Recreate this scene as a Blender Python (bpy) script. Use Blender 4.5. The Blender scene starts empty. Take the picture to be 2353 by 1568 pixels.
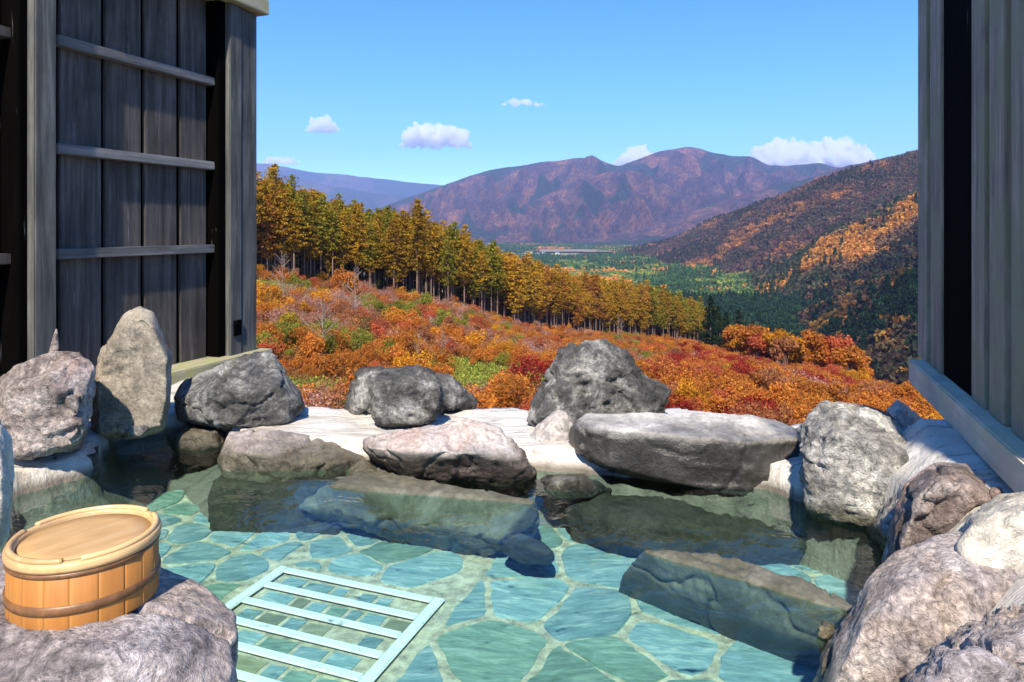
import bpy, bmesh, math, random
import numpy as np
from mathutils import Vector, Matrix

rng = np.random.default_rng(11)
random.seed(5)
sc = bpy.context.scene
col = sc.collection

# ------------------------------------------------------------------ camera
FPX, CX, HY = 1601.3, 1176.5, 525.0      # focal length and horizon in units of a 2353 x 1568 picture
EYE = 1.0                                # eye height above the water
cam = bpy.data.cameras.new('camera'); camo = bpy.data.objects.new('camera', cam); col.objects.link(camo)
cam.sensor_width = 36.0; cam.lens = 24.5; cam.shift_y = -(784 - HY) / 2353
cam.clip_start = 0.05; cam.clip_end = 90000
camo.location = (0, 0, EYE); camo.rotation_euler = (math.pi / 2, 0, 0)
sc.camera = camo

# ------------------------------------------------------------------ sky and sun
SUN_AZ, SUN_EL = math.radians(186), math.radians(47)
world = bpy.data.worlds.new('World'); sc.world = world; world.use_nodes = True
wn = world.node_tree
bg = wn.nodes['Background']; sky = wn.nodes.new('ShaderNodeTexSky')
sky.sky_type = 'NISHITA'; sky.sun_disc = False
sky.sun_elevation = SUN_EL; sky.sun_rotation = SUN_AZ
sky.air_density = 0.9; sky.dust_density = 0.0; sky.ozone_density = 8.0
hs = wn.nodes.new('ShaderNodeHueSaturation'); hs.inputs['Saturation'].default_value = 1.2
wn.links.new(sky.outputs[0], hs.inputs['Color']); wn.links.new(hs.outputs[0], bg.inputs[0])
bg.inputs[1].default_value = 0.13
sun = bpy.data.lights.new('sun', 'SUN'); suno = bpy.data.objects.new('sun', sun); col.objects.link(suno)
sun.energy = 4.8; sun.angle = math.radians(1.5); sun.color = (1.0, 0.89, 0.72)
S = Vector((math.sin(SUN_AZ) * math.cos(SUN_EL), math.cos(SUN_AZ) * math.cos(SUN_EL), math.sin(SUN_EL)))
suno.rotation_euler = S.to_track_quat('Z', 'Y').to_euler(); suno.location = S * 30
sc.view_settings.view_transform = 'Standard'; sc.view_settings.look = 'None'
sc.view_settings.exposure = 1.0; sc.view_settings.gamma = 1.0
sc.render.engine = 'CYCLES'
cy = sc.cycles
cy.use_denoising = True
cy.max_bounces = 8; cy.diffuse_bounces = 3; cy.glossy_bounces = 3; cy.transmission_bounces = 4
cy.transparent_max_bounces = 12; cy.volume_bounces = 6
cy.sample_clamp_indirect = 6.0
cy.caustics_reflective = False; cy.caustics_refractive = False

# ------------------------------------------------------------------ helpers
def P(x, y, Y):                       # picture position at a given distance -> world point
    return Vector(((x - CX) / FPX * Y, Y, EYE - (y - HY) / FPX * Y))

def tag(o, label=None, cat=None, group=None, kind=None):
    if label: o['label'] = label
    if cat: o['category'] = cat
    if group: o['group'] = group
    if kind: o['kind'] = kind
    return o

def link(o, parent=None):
    col.objects.link(o)
    if parent: o.parent = parent
    return o

def empty(name, loc=(0, 0, 0), rz=0.0):
    o = bpy.data.objects.new(name, None); o.empty_display_size = 0.2
    o.location = loc; o.rotation_euler = (0, 0, rz)
    return link(o)

def mesh_obj(name, me, mat=None, parent=None):
    o = bpy.data.objects.new(name, me)
    if mat and not me.materials: me.materials.append(mat)
    return link(o, parent)

def mesh_np(name, V, F):              # V (n,3), F (m,k) all faces of the same size
    V = np.asarray(V, dtype=np.float32); F = np.asarray(F, dtype=np.int32)
    me = bpy.data.meshes.new(name); k = F.shape[1]
    me.vertices.add(len(V)); me.vertices.foreach_set('co', V.ravel())
    me.loops.add(F.size); me.loops.foreach_set('vertex_index', F.ravel())
    me.polygons.add(len(F)); me.polygons.foreach_set('loop_start', np.arange(0, F.size, k, dtype=np.int32))
    me.polygons.foreach_set('loop_total', np.full(len(F), k, dtype=np.int32))
    me.update(calc_edges=True)
    return me

def smooth(me, on=True):
    me.polygons.foreach_set('use_smooth', np.full(len(me.polygons), on)); me.update()

def box_mesh(name, x0, x1, y0, y1, z0, z1, bev=0.004, wob=0.0):
    bm = bmesh.new(); bmesh.ops.create_cube(bm, size=1.0)
    for v in bm.verts:
        v.co = Vector((x0 + (v.co.x + .5) * (x1 - x0), y0 + (v.co.y + .5) * (y1 - y0), z0 + (v.co.z + .5) * (z1 - z0)))
        if wob: v.co += Vector((random.uniform(-wob, wob), random.uniform(-wob, wob), random.uniform(-wob, wob)))
    if bev: bmesh.ops.bevel(bm, geom=bm.edges[:], offset=bev, segments=2, affect='EDGES')
    me = bpy.data.meshes.new(name); bm.to_mesh(me); bm.free()
    return me

def lathe_mesh(name, prof, seg=96):
    V, F = [], []
    n = len(prof)
    for i in range(seg):
        a = 2 * math.pi * i / seg
        for r, z in prof: V.append((r * math.cos(a), r * math.sin(a), z))
    for i in range(seg):
        j = (i + 1) % seg
        for k in range(n - 1):
            F.append((i * n + k, j * n + k, j * n + k + 1, i * n + k + 1))
    me = mesh_np(name, V, F)
    bm = bmesh.new(); bm.from_mesh(me); bmesh.ops.remove_doubles(bm, verts=bm.verts, dist=1e-5)
    bmesh.ops.recalc_face_normals(bm, faces=bm.faces); bm.to_mesh(me); bm.free()
    return me

# ---- noise in numpy
def _hash(ix, iy, iz, seed):
    h = (ix.astype(np.int64) * 374761393 + iy.astype(np.int64) * 668265263 + iz.astype(np.int64) * 2147483647 + seed * 1274126177) & 0xffffffff
    h = ((h ^ (h >> 13)) * 1274126177) & 0xffffffff
    h = ((h ^ (h >> 16)) * 2246822519) & 0xffffffff
    return ((h ^ (h >> 15)) & 0xffff) / 32767.5 - 1.0

def vnoise(p, seed=0):
    p = np.asarray(p, dtype=np.float64); i = np.floor(p); f = p - i
    w = f * f * f * (f * (f * 6 - 15) + 10)
    x, y, z = i[..., 0], i[..., 1], i[..., 2]
    r = 0
    for dx in (0, 1):
        for dy in (0, 1):
            for dz in (0, 1):
                r = r + _hash(x + dx, y + dy, z + dz, seed) * (w[..., 0] if dx else 1 - w[..., 0]) * (w[..., 1] if dy else 1 - w[..., 1]) * (w[..., 2] if dz else 1 - w[..., 2])
    return r

def fbm(p, octv=4, seed=0, ridged=False):
    p = np.asarray(p, dtype=np.float64); a, s, t = 1.0, 0.0, 0.0
    for o in range(octv):
        n = vnoise(p, seed + o * 17)
        if ridged: n = 1 - 2 * np.abs(n)
        s = s + a * n; t += a; a *= 0.5; p = p * 2.03 + 7.1
    return s / t

def n2(x, y, sc_, seed=0, octv=3):
    x = np.asarray(x, dtype=np.float64); y = np.asarray(y, dtype=np.float64)
    return fbm(np.stack([x * sc_, y * sc_, np.zeros_like(x)], -1), octv, seed)

# ---- node helper
class NT:
    def __init__(s, name):
        s.m = bpy.data.materials.new(name); s.m.use_nodes = True
        s.t = s.m.node_tree; s.t.nodes.clear()
        s.out = s.t.nodes.new('ShaderNodeOutputMaterial')
    def n(s, kind, ins=None, **kw):
        nd = s.t.nodes.new('ShaderNode' + kind)
        for k, v in kw.items(): setattr(nd, k, v)
        for k, v in (ins or {}).items():
            sock = nd.inputs[k]
            if isinstance(v, bpy.types.NodeSocket): s.t.links.new(v, sock)
            else: sock.default_value = v
        return nd
    def ramp(s, fac, stops):
        r = s.n('ValToRGB', {0: fac}); e = r.color_ramp.elements
        while len(e) < len(stops): e.new(0.5)
        for el, (p, c) in zip(e, stops):
            el.position = p; el.color = (*c, 1) if len(c) == 3 else c
        return r.outputs[0]
    def mix(s, fac, a, b, mode='MIX'):
        m = s.n('Mix', data_type='RGBA', blend_type=mode)
        for sock, v in ((m.inputs[0], fac), (m.inputs[6], a), (m.inputs[7], b)):
            if isinstance(v, bpy.types.NodeSocket): s.t.links.new(v, sock)
            else: sock.default_value = (*v, 1) if isinstance(v, tuple) and len(v) == 3 else v
        return m.outputs[2]
    def math(s, op, a, b=0.0, c=0.0, clamp=False):
        m = s.n('Math', {0: a, 1: b, 2: c}, operation=op); m.use_clamp = clamp
        return m.outputs[0]
    def done(s, shader, disp=None):
        s.t.links.new(shader, s.out.inputs['Surface']); return s.m

def rock_mat(name, dark, mid, light, scale=1.0, bump=0.6, warm=None, speck=0.6, wet=True, wz=0.03, wamp=0.12, wmul=(0.36, 0.36, 0.28)):
    m = NT(name)
    co = m.n('TexCoord').outputs['Object']
    pos = m.n('NewGeometry').outputs['Position']
    oi = m.n('ObjectInfo').outputs['Random']
    off = m.n('VectorMath', {0: co, 1: m.n('CombineXYZ', {0: m.math('MULTIPLY', oi, 31.0), 1: m.math('MULTIPLY', oi, 17.0)}).outputs[0]}, operation='ADD').outputs[0]
    big = m.n('TexNoise', {'Vector': off, 'Scale': 5.0 * scale, 'Detail': 9.0, 'Roughness': 0.72, 'Distortion': 0.5}).outputs[0]
    c = m.ramp(big, [(0.36, dark), (0.49, mid), (0.62, light)])
    if warm:
        wv = m.n('TexNoise', {'Vector': off, 'Scale': 2.3 * scale, 'Detail': 5.0, 'Distortion': 0.8}).outputs[0]
        c = m.mix(m.ramp(wv, [(0.48, (0, 0, 0)), (0.66, (1, 1, 1))]), c, warm)
    fine = m.n('TexNoise', {'Vector': off, 'Scale': 46.0 * scale, 'Detail': 6.0, 'Roughness': 0.75, 'Distortion': 0.6}).outputs[0]
    sp = m.ramp(fine, [(0.36, (0.16, 0.16, 0.16)), (0.5, (0.9, 0.9, 0.9)), (0.64, (1.75, 1.75, 1.7))])
    c = m.mix(speck, c, sp, 'MULTIPLY')
    vor = m.n('TexVoronoi', {'Vector': off, 'Scale': 85.0 * scale, 'Randomness': 1.0}).outputs['Distance']
    pit = m.ramp(vor, [(0.02, (0.45, 0.43, 0.42)), (0.18, (1, 1, 1))])
    c = m.mix(speck * 0.8, c, pit, 'MULTIPLY')
    rough = 0.85
    if wet:  # wet foot at the waterline; some rocks raise it to paint a shaded front
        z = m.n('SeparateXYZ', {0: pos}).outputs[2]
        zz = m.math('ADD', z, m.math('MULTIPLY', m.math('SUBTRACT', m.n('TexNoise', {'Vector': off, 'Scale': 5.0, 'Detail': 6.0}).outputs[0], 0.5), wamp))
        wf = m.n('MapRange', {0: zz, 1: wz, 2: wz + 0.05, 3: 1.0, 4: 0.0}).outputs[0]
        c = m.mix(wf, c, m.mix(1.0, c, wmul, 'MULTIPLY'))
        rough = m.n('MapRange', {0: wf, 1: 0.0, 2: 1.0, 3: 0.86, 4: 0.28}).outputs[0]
    hgt = m.math('ADD', m.math('MULTIPLY', fine, 0.7), m.math('MULTIPLY', m.n('TexNoise', {'Vector': off, 'Scale': 13.0 * scale, 'Detail': 8.0, 'Roughness': 0.7}).outputs[0], 1.2))
    hgt = m.math('ADD', hgt, m.math('MULTIPLY', m.math('MINIMUM', vor, 0.3), 0.5))
    bp = m.n('Bump', {'Height': hgt, 'Strength': bump, 'Distance': 0.035 / scale}).outputs[0]
    b = m.n('BsdfPrincipled', {'Base Color': c, 'Roughness': rough, 'Normal': bp})
    return m.done(b.outputs[0])

def wood_mat(name, a, b_, c_, stretch=0.06, scale=26.0, bump=0.35, axis=2, moss=None, rough=0.8, var=0.2):
    m = NT(name)
    co = m.n('TexCoord').outputs['Object']
    oi = m.n('ObjectInfo').outputs['Random']
    s = [1.0, 1.0, 1.0]; s[axis] = stretch
    off = m.n('VectorMath', {0: co, 1: m.n('CombineXYZ', {0: m.math('MULTIPLY', oi, 13.0), 1: m.math('MULTIPLY', oi, 29.0), 2: m.math('MULTIPLY', oi, 7.0)}).outputs[0]}, operation='ADD').outputs[0]
    mp = m.n('Mapping', {'Vector': off, 'Scale': s}).outputs[0]
    g = m.n('TexNoise', {'Vector': mp, 'Scale': scale, 'Detail': 7.0, 'Roughness': 0.7, 'Distortion': 0.4}).outputs[0]
    cc = m.ramp(g, [(0.3, a), (0.52, b_), (0.75, c_)])
    blot = m.n('TexNoise', {'Vector': off, 'Scale': 3.2, 'Detail': 6.0, 'Roughness': 0.6}).outputs[0]
    cc = m.mix(0.55, cc, m.ramp(blot, [(0.3, (0.45, 0.48, 0.52)), (0.6, (1.1, 1.08, 1.05))]), 'MULTIPLY')
    v = m.n('MapRange', {0: oi, 1: 0.0, 2: 1.0, 3: 1 - var, 4: 1 + var}).outputs[0]
    cc = m.mix(1.0, cc, m.n('CombineColor', {0: v, 1: v, 2: v}).outputs[0], 'MULTIPLY')
    spot = m.n('TexNoise', {'Vector': mp, 'Scale': scale * 1.6, 'Detail': 3.0}).outputs[0]
    sm = m.math('MULTIPLY', m.ramp(spot, [(0.66, (0, 0, 0)), (0.74, (1, 1, 1))]), m.ramp(blot, [(0.5, (0, 0, 0)), (0.65, (1, 1, 1))]))
    cc = m.mix(m.math('MULTIPLY', sm, 0.5), cc, (0.42, 0.44, 0.45))
    if moss:
        cc = m.mix(m.ramp(m.n('TexNoise', {'Vector': off, 'Scale': 7.0, 'Detail': 5.0}).outputs[0], [(0.42, (0, 0, 0)), (0.62, (1, 1, 1))]), cc, moss)
    bp = m.n('Bump', {'Height': m.math('ADD', g, m.math('MULTIPLY', spot, 0.5)), 'Strength': bump, 'Distance': 0.006}).outputs[0]
    return m.done(m.n('BsdfPrincipled', {'Base Color': cc, 'Roughness': rough, 'Normal': bp, 'Specular IOR Level': 0.03 if rough > 0.9 else 0.15 if rough > 0.7 else 0.5}).outputs[0])

def foliage_mat(name, instanced=False, var=0.35, transl=0.45):
    m = NT(name)
    if instanced:
        c = m.n('Attribute', attribute_name='tint', attribute_type='INSTANCER').outputs['Color']
    else:
        c = m.n('ObjectInfo').outputs['Color']
    ge = m.n('NewGeometry')
    r = ge.outputs['Random Per Island']
    v = m.n('MapRange', {0: r, 1: 0.0, 2: 1.0, 3: 1 - var, 4: 1 + var * 1.15}).outputs[0]
    r2 = m.math('FRACT', m.math('MULTIPLY', r, 7.31))
    g = m.n('MapRange', {0: r2, 1: 0.0, 2: 1.0, 3: 0.82, 4: 1.25}).outputs[0]
    cc = m.mix(1.0, c, m.n('CombineColor', {0: v, 1: m.math('MULTIPLY', v, g), 2: v}).outputs[0], 'MULTIPLY')
    d = m.n('BsdfDiffuse', {0: cc}).outputs[0]
    t = m.n('BsdfTranslucent', {0: cc}).outputs[0]
    return m.done(m.n('MixShader', {0: transl, 1: d, 2: t}).outputs[0])

def plain_mat(name, c, rough=0.7, noise=0.2, nscale=20.0, bump=0.15, metallic=0.0):
    m = NT(name)
    co = m.n('TexCoord').outputs['Object']
    f = m.n('TexNoise', {'Vector': co, 'Scale': nscale, 'Detail': 6.0, 'Roughness': 0.65}).outputs[0]
    v = m.n('MapRange', {0: f, 1: 0.25, 2: 0.75, 3: 1 - noise, 4: 1 + noise}).outputs[0]
    cc = m.mix(1.0, c, m.n('CombineColor', {0: v, 1: v, 2: v}).outputs[0], 'MULTIPLY')
    bp = m.n('Bump', {'Height': f, 'Strength': bump, 'Distance': 0.01}).outputs[0]
    return m.done(m.n('BsdfPrincipled', {'Base Color': cc, 'Roughness': rough, 'Normal': bp, 'Metallic': metallic}).outputs[0])

# ------------------------------------------------------------------ materials
M = {}
M['grey'] = rock_mat('grey_andesite', (0.032, 0.032, 0.033), (0.115, 0.113, 0.11), (0.40, 0.395, 0.38), 1.0, 0.85)
M['lightgrey'] = rock_mat('light_andesite', (0.11, 0.105, 0.10), (0.33, 0.32, 0.305), (0.66, 0.645, 0.61), 1.0, 0.8, speck=0.7)
M['long'] = rock_mat('smooth_boulder_wet_front', (0.26, 0.245, 0.235), (0.42, 0.405, 0.39), (0.58, 0.56, 0.54), 0.7, 0.4, speck=0.35, wz=0.178, wamp=0.07, wmul=(0.12, 0.115, 0.11))  # wet foot carried up the front in colour to imitate its shade
M['dark'] = rock_mat('dark_andesite', (0.05, 0.048, 0.048), (0.12, 0.115, 0.115), (0.30, 0.29, 0.28), 0.8, 0.55, warm=(0.20, 0.16, 0.15))
M['pale'] = rock_mat('pale_rock', (0.28, 0.26, 0.25), (0.46, 0.44, 0.43), (0.62, 0.60, 0.58), 1.0, 0.55, warm=(0.48, 0.40, 0.35), speck=0.45)
M['wetshadepale'] = rock_mat('pale_rock_dark_foot', (0.28, 0.26, 0.25), (0.46, 0.44, 0.43), (0.62, 0.60, 0.58), 1.0, 0.55, warm=(0.45, 0.34, 0.30), speck=0.45, wz=0.10, wamp=0.08, wmul=(0.16, 0.15, 0.14))  # dark front is painted shade above the truly wet foot
M['wetshadepink'] = rock_mat('pinkish_rock_dark_foot', (0.22, 0.19, 0.18), (0.38, 0.33, 0.31), (0.52, 0.46, 0.43), 1.0, 0.6, speck=0.45, wz=0.07, wamp=0.08, wmul=(0.25, 0.25, 0.19))  # wet foot, raised so the colour also shades the front
M['brown'] = rock_mat('brown_lava', (0.10, 0.075, 0.07), (0.30, 0.25, 0.235), (0.58, 0.51, 0.48), 1.1, 0.85, warm=(0.33, 0.21, 0.17), speck=0.7)
M['tan'] = rock_mat('tan_slab', (0.15, 0.13, 0.105), (0.245, 0.212, 0.17), (0.36, 0.315, 0.26), 1.5, 0.5, speck=0.5)
M['mauve'] = rock_mat('mauve_lava', (0.20, 0.165, 0.165), (0.44, 0.38, 0.375), (0.70, 0.63, 0.61), 1.3, 0.9, warm=(0.56, 0.45, 0.37), speck=0.75)
M['cream'] = rock_mat('cream_rock', (0.38, 0.34, 0.27), (0.58, 0.53, 0.44), (0.72, 0.67, 0.57), 1.2, 0.6, speck=0.4)
M['olive'] = rock_mat('olive_wet_slab', (0.05, 0.049, 0.036), (0.095, 0.093, 0.07), (0.17, 0.165, 0.135), 0.7, 0.25, speck=0.25, wz=-0.15, wamp=0.05, wmul=(0.25, 0.30, 0.18))  # lower sides darkened greenish, painted shade as well as algae
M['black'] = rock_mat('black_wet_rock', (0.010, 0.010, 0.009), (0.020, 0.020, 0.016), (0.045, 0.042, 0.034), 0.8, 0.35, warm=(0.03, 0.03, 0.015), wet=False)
M['wood'] = wood_mat('weathered_boards', (0.035, 0.030, 0.028), (0.085, 0.075, 0.070), (0.17, 0.152, 0.142))
M['post'] = wood_mat('weathered_post', (0.04, 0.042, 0.042), (0.098, 0.10, 0.097), (0.20, 0.20, 0.19))
M['rail'] = wood_mat('weathered_rail', (0.09, 0.088, 0.088), (0.18, 0.174, 0.17), (0.30, 0.29, 0.28), axis=0)
M['blackwood'] = wood_mat('shade_black_wood', (0.0008, 0.0008, 0.0008), (0.0016, 0.0014, 0.0014), (0.003, 0.0025, 0.0025), rough=0.95)  # near black puts shade into walls, gaps and post sides; also the latch
M['sill'] = wood_mat('mossy_plank', (0.24, 0.23, 0.16), (0.38, 0.36, 0.26), (0.5, 0.47, 0.36), axis=0, moss=(0.30, 0.30, 0.14))
M['greysill'] = wood_mat('grey_sill', (0.50, 0.42, 0.33), (0.66, 0.56, 0.45), (0.76, 0.66, 0.54), axis=0, moss=(0.56, 0.52, 0.37), bump=0.2)
M['batten'] = wood_mat('grey_batten', (0.17, 0.14, 0.11), (0.36, 0.295, 0.235), (0.60, 0.50, 0.40), moss=(0.30, 0.275, 0.18))
M['bucket'] = wood_mat('cypress', (0.34, 0.125, 0.022), (0.44, 0.18, 0.035), (0.54, 0.25, 0.06), stretch=0.05, scale=30, bump=0.06, rough=0.55, var=0.025)
M['bucketpale'] = wood_mat('pale_cypress', (0.55, 0.32, 0.125), (0.64, 0.41, 0.19), (0.72, 0.50, 0.27), stretch=0.12, scale=40, bump=0.05, axis=0, rough=0.45)
M['hoop'] = wood_mat('hoop', (0.10, 0.045, 0.016), (0.17, 0.078, 0.028), (0.25, 0.12, 0.045), stretch=1.0, scale=60, bump=0.1, rough=0.4)
M['white'] = plain_mat('white_plastic', (0.80, 0.82, 0.80), 0.4, 0.08, 12, 0.05)
M['leaf'] = foliage_mat('leaves')
M['ileaf'] = foliage_mat('leaves_far', True)
M['bark'] = plain_mat('bark', (0.19, 0.115, 0.085), 0.9, 0.4, 3.0, 0.4)
M['palebark'] = plain_mat('pale_bark', (0.27, 0.22, 0.185), 0.9, 0.25, 3.0, 0.3)
M['wallpaint'] = plain_mat('house_wall', (0.7, 0.7, 0.68), 0.8, 0.05, 1.0, 0.0)
M['roof'] = plain_mat('house_roof', (0.10, 0.13, 0.2), 0.6, 0.1, 1.0, 0.0)
M['window'] = plain_mat('house_window', (0.03, 0.035, 0.045), 0.2, 0.1, 1.0, 0.0)
M['field'] = plain_mat('field_soil', (0.20, 0.17, 0.11), 0.9, 0.25, 0.02, 0.0)

def terrace_mat():
    m = NT('pale_mortar')
    pos = m.n('NewGeometry').outputs['Position']
    sx = m.n('SeparateXYZ', {0: pos})
    a = m.n('TexNoise', {'Vector': pos, 'Scale': 3.0, 'Detail': 9.0, 'Roughness': 0.65}).outputs[0]
    c = m.ramp(a, [(0.3, (0.48, 0.44, 0.39)), (0.5, (0.64, 0.61, 0.56)), (0.7, (0.74, 0.72, 0.67))])
    mp = m.n('Mapping', {'Vector': pos, 'Scale': (0.35, 2.2, 1.0), 'Rotation': (0, 0, -0.2)}).outputs[0]
    s = m.n('TexNoise', {'Vector': mp, 'Scale': 8.0, 'Detail': 8.0, 'Roughness': 0.7, 'Distortion': 0.7}).outputs[0]
    c = m.mix(m.ramp(s, [(0.36, (0.85, 0.85, 0.85)), (0.46, (0, 0, 0))]), c, (0.27, 0.24, 0.21))
    low = m.n('MapRange', {0: sx.outputs[2], 1: 0.015, 2: 0.05, 3: 1.0, 4: 0.0}).outputs[0]
    wall = m.ramp(m.n('TexNoise', {'Vector': pos, 'Scale': 5.0, 'Detail': 7.0}).outputs[0], [(0.3, (0.11, 0.10, 0.08)), (0.6, (0.22, 0.19, 0.155)), (0.8, (0.32, 0.28, 0.23))])
    c = m.mix(low, c, wall)
    f = m.n('TexNoise', {'Vector': pos, 'Scale': 60.0, 'Detail': 6.0}).outputs[0]
    bp = m.n('Bump', {'Height': m.math('ADD', m.math('MULTIPLY', f, 0.4), m.math('MULTIPLY', s, 1.5)), 'Strength': 0.9, 'Distance': 0.02}).outputs[0]
    return m.done(m.n('BsdfPrincipled', {'Base Color': c, 'Roughness': 0.75, 'Normal': bp}).outputs[0])
M['terrace'] = terrace_mat()

def slate_mat(name, a, b, c_, sc_=5.0):
    m = NT(name)
    co = m.n('NewGeometry').outputs['Position']; oi = m.n('ObjectInfo').outputs['Random']
    rot = m.n('VectorRotate', {'Vector': co, 'Angle': m.n('MapRange', {0: oi, 1: 0, 2: 1, 3: -0.5, 4: 0.4}).outputs[0]}, rotation_type='Z_AXIS').outputs[0]
    mp = m.n('Mapping', {'Vector': rot, 'Scale': (0.8, 3.2, 1.0)}).outputs[0]
    n = m.n('TexNoise', {'Vector': mp, 'Scale': sc_ * 2.2, 'Detail': 9.0, 'Roughness': 0.72, 'Distortion': 0.6}).outputs[0]
    cc = m.ramp(n, [(0.3, a), (0.5, b), (0.72, c_)])
    v = m.n('MapRange', {0: oi, 1: 0, 2: 1, 3: 0.75, 4: 1.2}).outputs[0]
    cc = m.mix(1.0, cc, m.n('CombineColor', {0: v, 1: v, 2: v}).outputs[0], 'MULTIPLY')
    bp = m.n('Bump', {'Height': n, 'Strength': 0.5, 'Distance': 0.01}).outputs[0]
    return m.done(m.n('BsdfPrincipled', {'Base Color': cc, 'Roughness': 0.6, 'Normal': bp}).outputs[0])
M['slate'] = slate_mat('teal_slate', (0.11, 0.19, 0.21), (0.21, 0.34, 0.36), (0.50, 0.60, 0.59))
M['slategreen'] = slate_mat('green_slate', (0.10, 0.16, 0.125), (0.18, 0.28, 0.22), (0.36, 0.47, 0.39))
M['tile_olive'] = slate_mat('olive_tile', (0.16, 0.17, 0.10), (0.25, 0.26, 0.16), (0.38, 0.38, 0.26))
M['grout'] = plain_mat('sandy_mortar', (0.46, 0.42, 0.31), 0.85, 0.7, 26.0, 0.5)

def water_mat():
    m = NT('clear_spring_water')
    pos = m.n('NewGeometry').outputs['Position']
    w = m.n('TexNoise', {'Vector': pos, 'Scale': 7.0, 'Detail': 3.0, 'Roughness': 0.55, 'Distortion': 0.6}).outputs[0]
    bp = m.n('Bump', {'Height': w, 'Strength': 0.30, 'Distance': 0.03}).outputs[0]
    fr = m.n('Fresnel', {'IOR': 1.33, 'Normal': bp}).outputs[0]
    t = m.n('BsdfTransparent', {0: (0.74, 0.95, 0.95, 1)}).outputs[0]
    g = m.n('BsdfGlossy', {'Color': (1, 1, 1, 1), 'Roughness': 0.01, 'Normal': bp}).outputs[0]
    return m.done(m.n('MixShader', {0: fr, 1: t, 2: g}).outputs[0])
M['water'] = water_mat()

# ------------------------------------------------------------------ pool, terrace, water
def poly_sdf(X, Y, poly):             # signed distance, negative inside
    d = np.full(X.shape, 1e9); inside = np.zeros(X.shape, bool); n = len(poly)
    for i in range(n):
        (x0, y0), (x1, y1) = poly[i], poly[(i + 1) % n]
        ex, ey = x1 - x0, y1 - y0; t = np.clip(((X - x0) * ex + (Y - y0) * ey) / (ex * ex + ey * ey), 0, 1)
        d = np.minimum(d, np.hypot(X - x0 - t * ex, Y - y0 - t * ey))
        c = (y0 > Y) != (y1 > Y)
        with np.errstate(divide='ignore', invalid='ignore'):
            xi = (x1 - x0) * (Y - y0) / (y1 - y0 + 1e-12) + x0
        inside ^= c & (X < xi)
    return np.where(inside, -d, d)

def W0(x, y, z=0.0):                  # picture position on a level plane -> (X, Y)
    Y = (EYE - z) * FPX / (y - HY); return ((x - CX) / FPX * Y, Y)

FLOOR = -0.22
pool_poly = [W0(40, 1143), W0(215, 1094), (-1.80, 3.13), (-1.78, 3.36), (-1.46, 3.42), (-1.20, 3.05), (-0.63, 2.95), (0.1, 2.85),
             (0.35, 2.80), (0.97, 2.65), (1.2, 2.3), (1.10, 1.9), (0.80, 1.55), (0.75, 0.6), (-0.55, 0.6), (-0.62, 1.15), (-1.2, 1.45), (-1.75, 1.7)]
outer_poly = [(-6, -2.5), (4.5, -2.5), (4.5, 3.35), (2.2, 3.35), (1.7, 3.3), (1.2, 3.3), (0.9, 3.62), (0.5, 3.66), (-1.1, 3.66), (-1.4, 3.75), (-1.66, 4.1), (-1.8, 4.8), (-6, 4.8)]
gx = np.arange(-4.2, 3.4, 0.03); gy = np.arange(-0.2, 5.4, 0.03)
GX, GY = np.meshgrid(gx, gy)
wob = 0.05 * n2(GX, GY, 3.0, 3)
sd = poly_sdf(GX, GY, pool_poly) + wob * 0.6
so = -poly_sdf(GX, GY, outer_poly) + wob
base = 0.10 + 0.20 * np.clip((GX - 1.25 + 0.36 * (2.6 - GY)) / 0.25, 0, 1) * np.clip((3.0 - GY) / 0.5, 0, 1) + 0.035 * n2(GX, GY, 1.6, 4) + 0.012 * n2(GX, GY, 9, 5)
t = np.clip(sd / 0.05 + 0.5, 0, 1); t = t * t * (3 - 2 * t)
zz = -0.45 + t * (base + 0.45)
ledge = np.clip((sd + 0.42) / 0.40, 0, 1) * np.clip((-0.75 - GX) / 0.2, 0, 1) * np.clip((GY - 2.3) / 0.3, 0, 1)
zz = np.maximum(zz, -0.45 + ledge * 0.36)
t2 = np.clip(so / 0.12, 0, 1); t2 = t2 * t2 * (3 - 2 * t2)
zz = zz * t2 + (1 - t2) * (-2.5)
ny, nx = GX.shape
idx = np.arange(ny * nx).reshape(ny, nx)
F = np.stack([idx[:-1, :-1], idx[:-1, 1:], idx[1:, 1:], idx[1:, :-1]], -1).reshape(-1, 4)
me = mesh_np('terrace', np.stack([GX, GY, zz], -1).reshape(-1, 3), F); smooth(me)
tag(mesh_obj('terrace', me, M['terrace']), 'pale mortar ledge between the pool and the drop to the valley', kind='structure')

me = mesh_np('pool_floor', [(-2.3, 0.3, FLOOR), (1.5, 0.3, FLOOR), (1.5, 3.6, FLOOR), (-2.3, 3.6, FLOOR)], [(0, 1, 2, 3)])
pool_floor = tag(mesh_obj('pool_floor', me, M['grout']), 'sandy mortar pool floor set with teal slate', kind='structure')
gx2 = np.linspace(-2.0, 1.35, 2); gy2 = np.linspace(0.45, 3.5, 2)
me = mesh_np('water', [(-2.0, 0.45, 0), (1.35, 0.45, 0), (1.35, 3.5, 0), (-2.0, 3.5, 0)], [(0, 1, 2, 3)])
tag(mesh_obj('water', me, M['water']), 'clear teal hot spring water', kind='structure')

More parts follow.
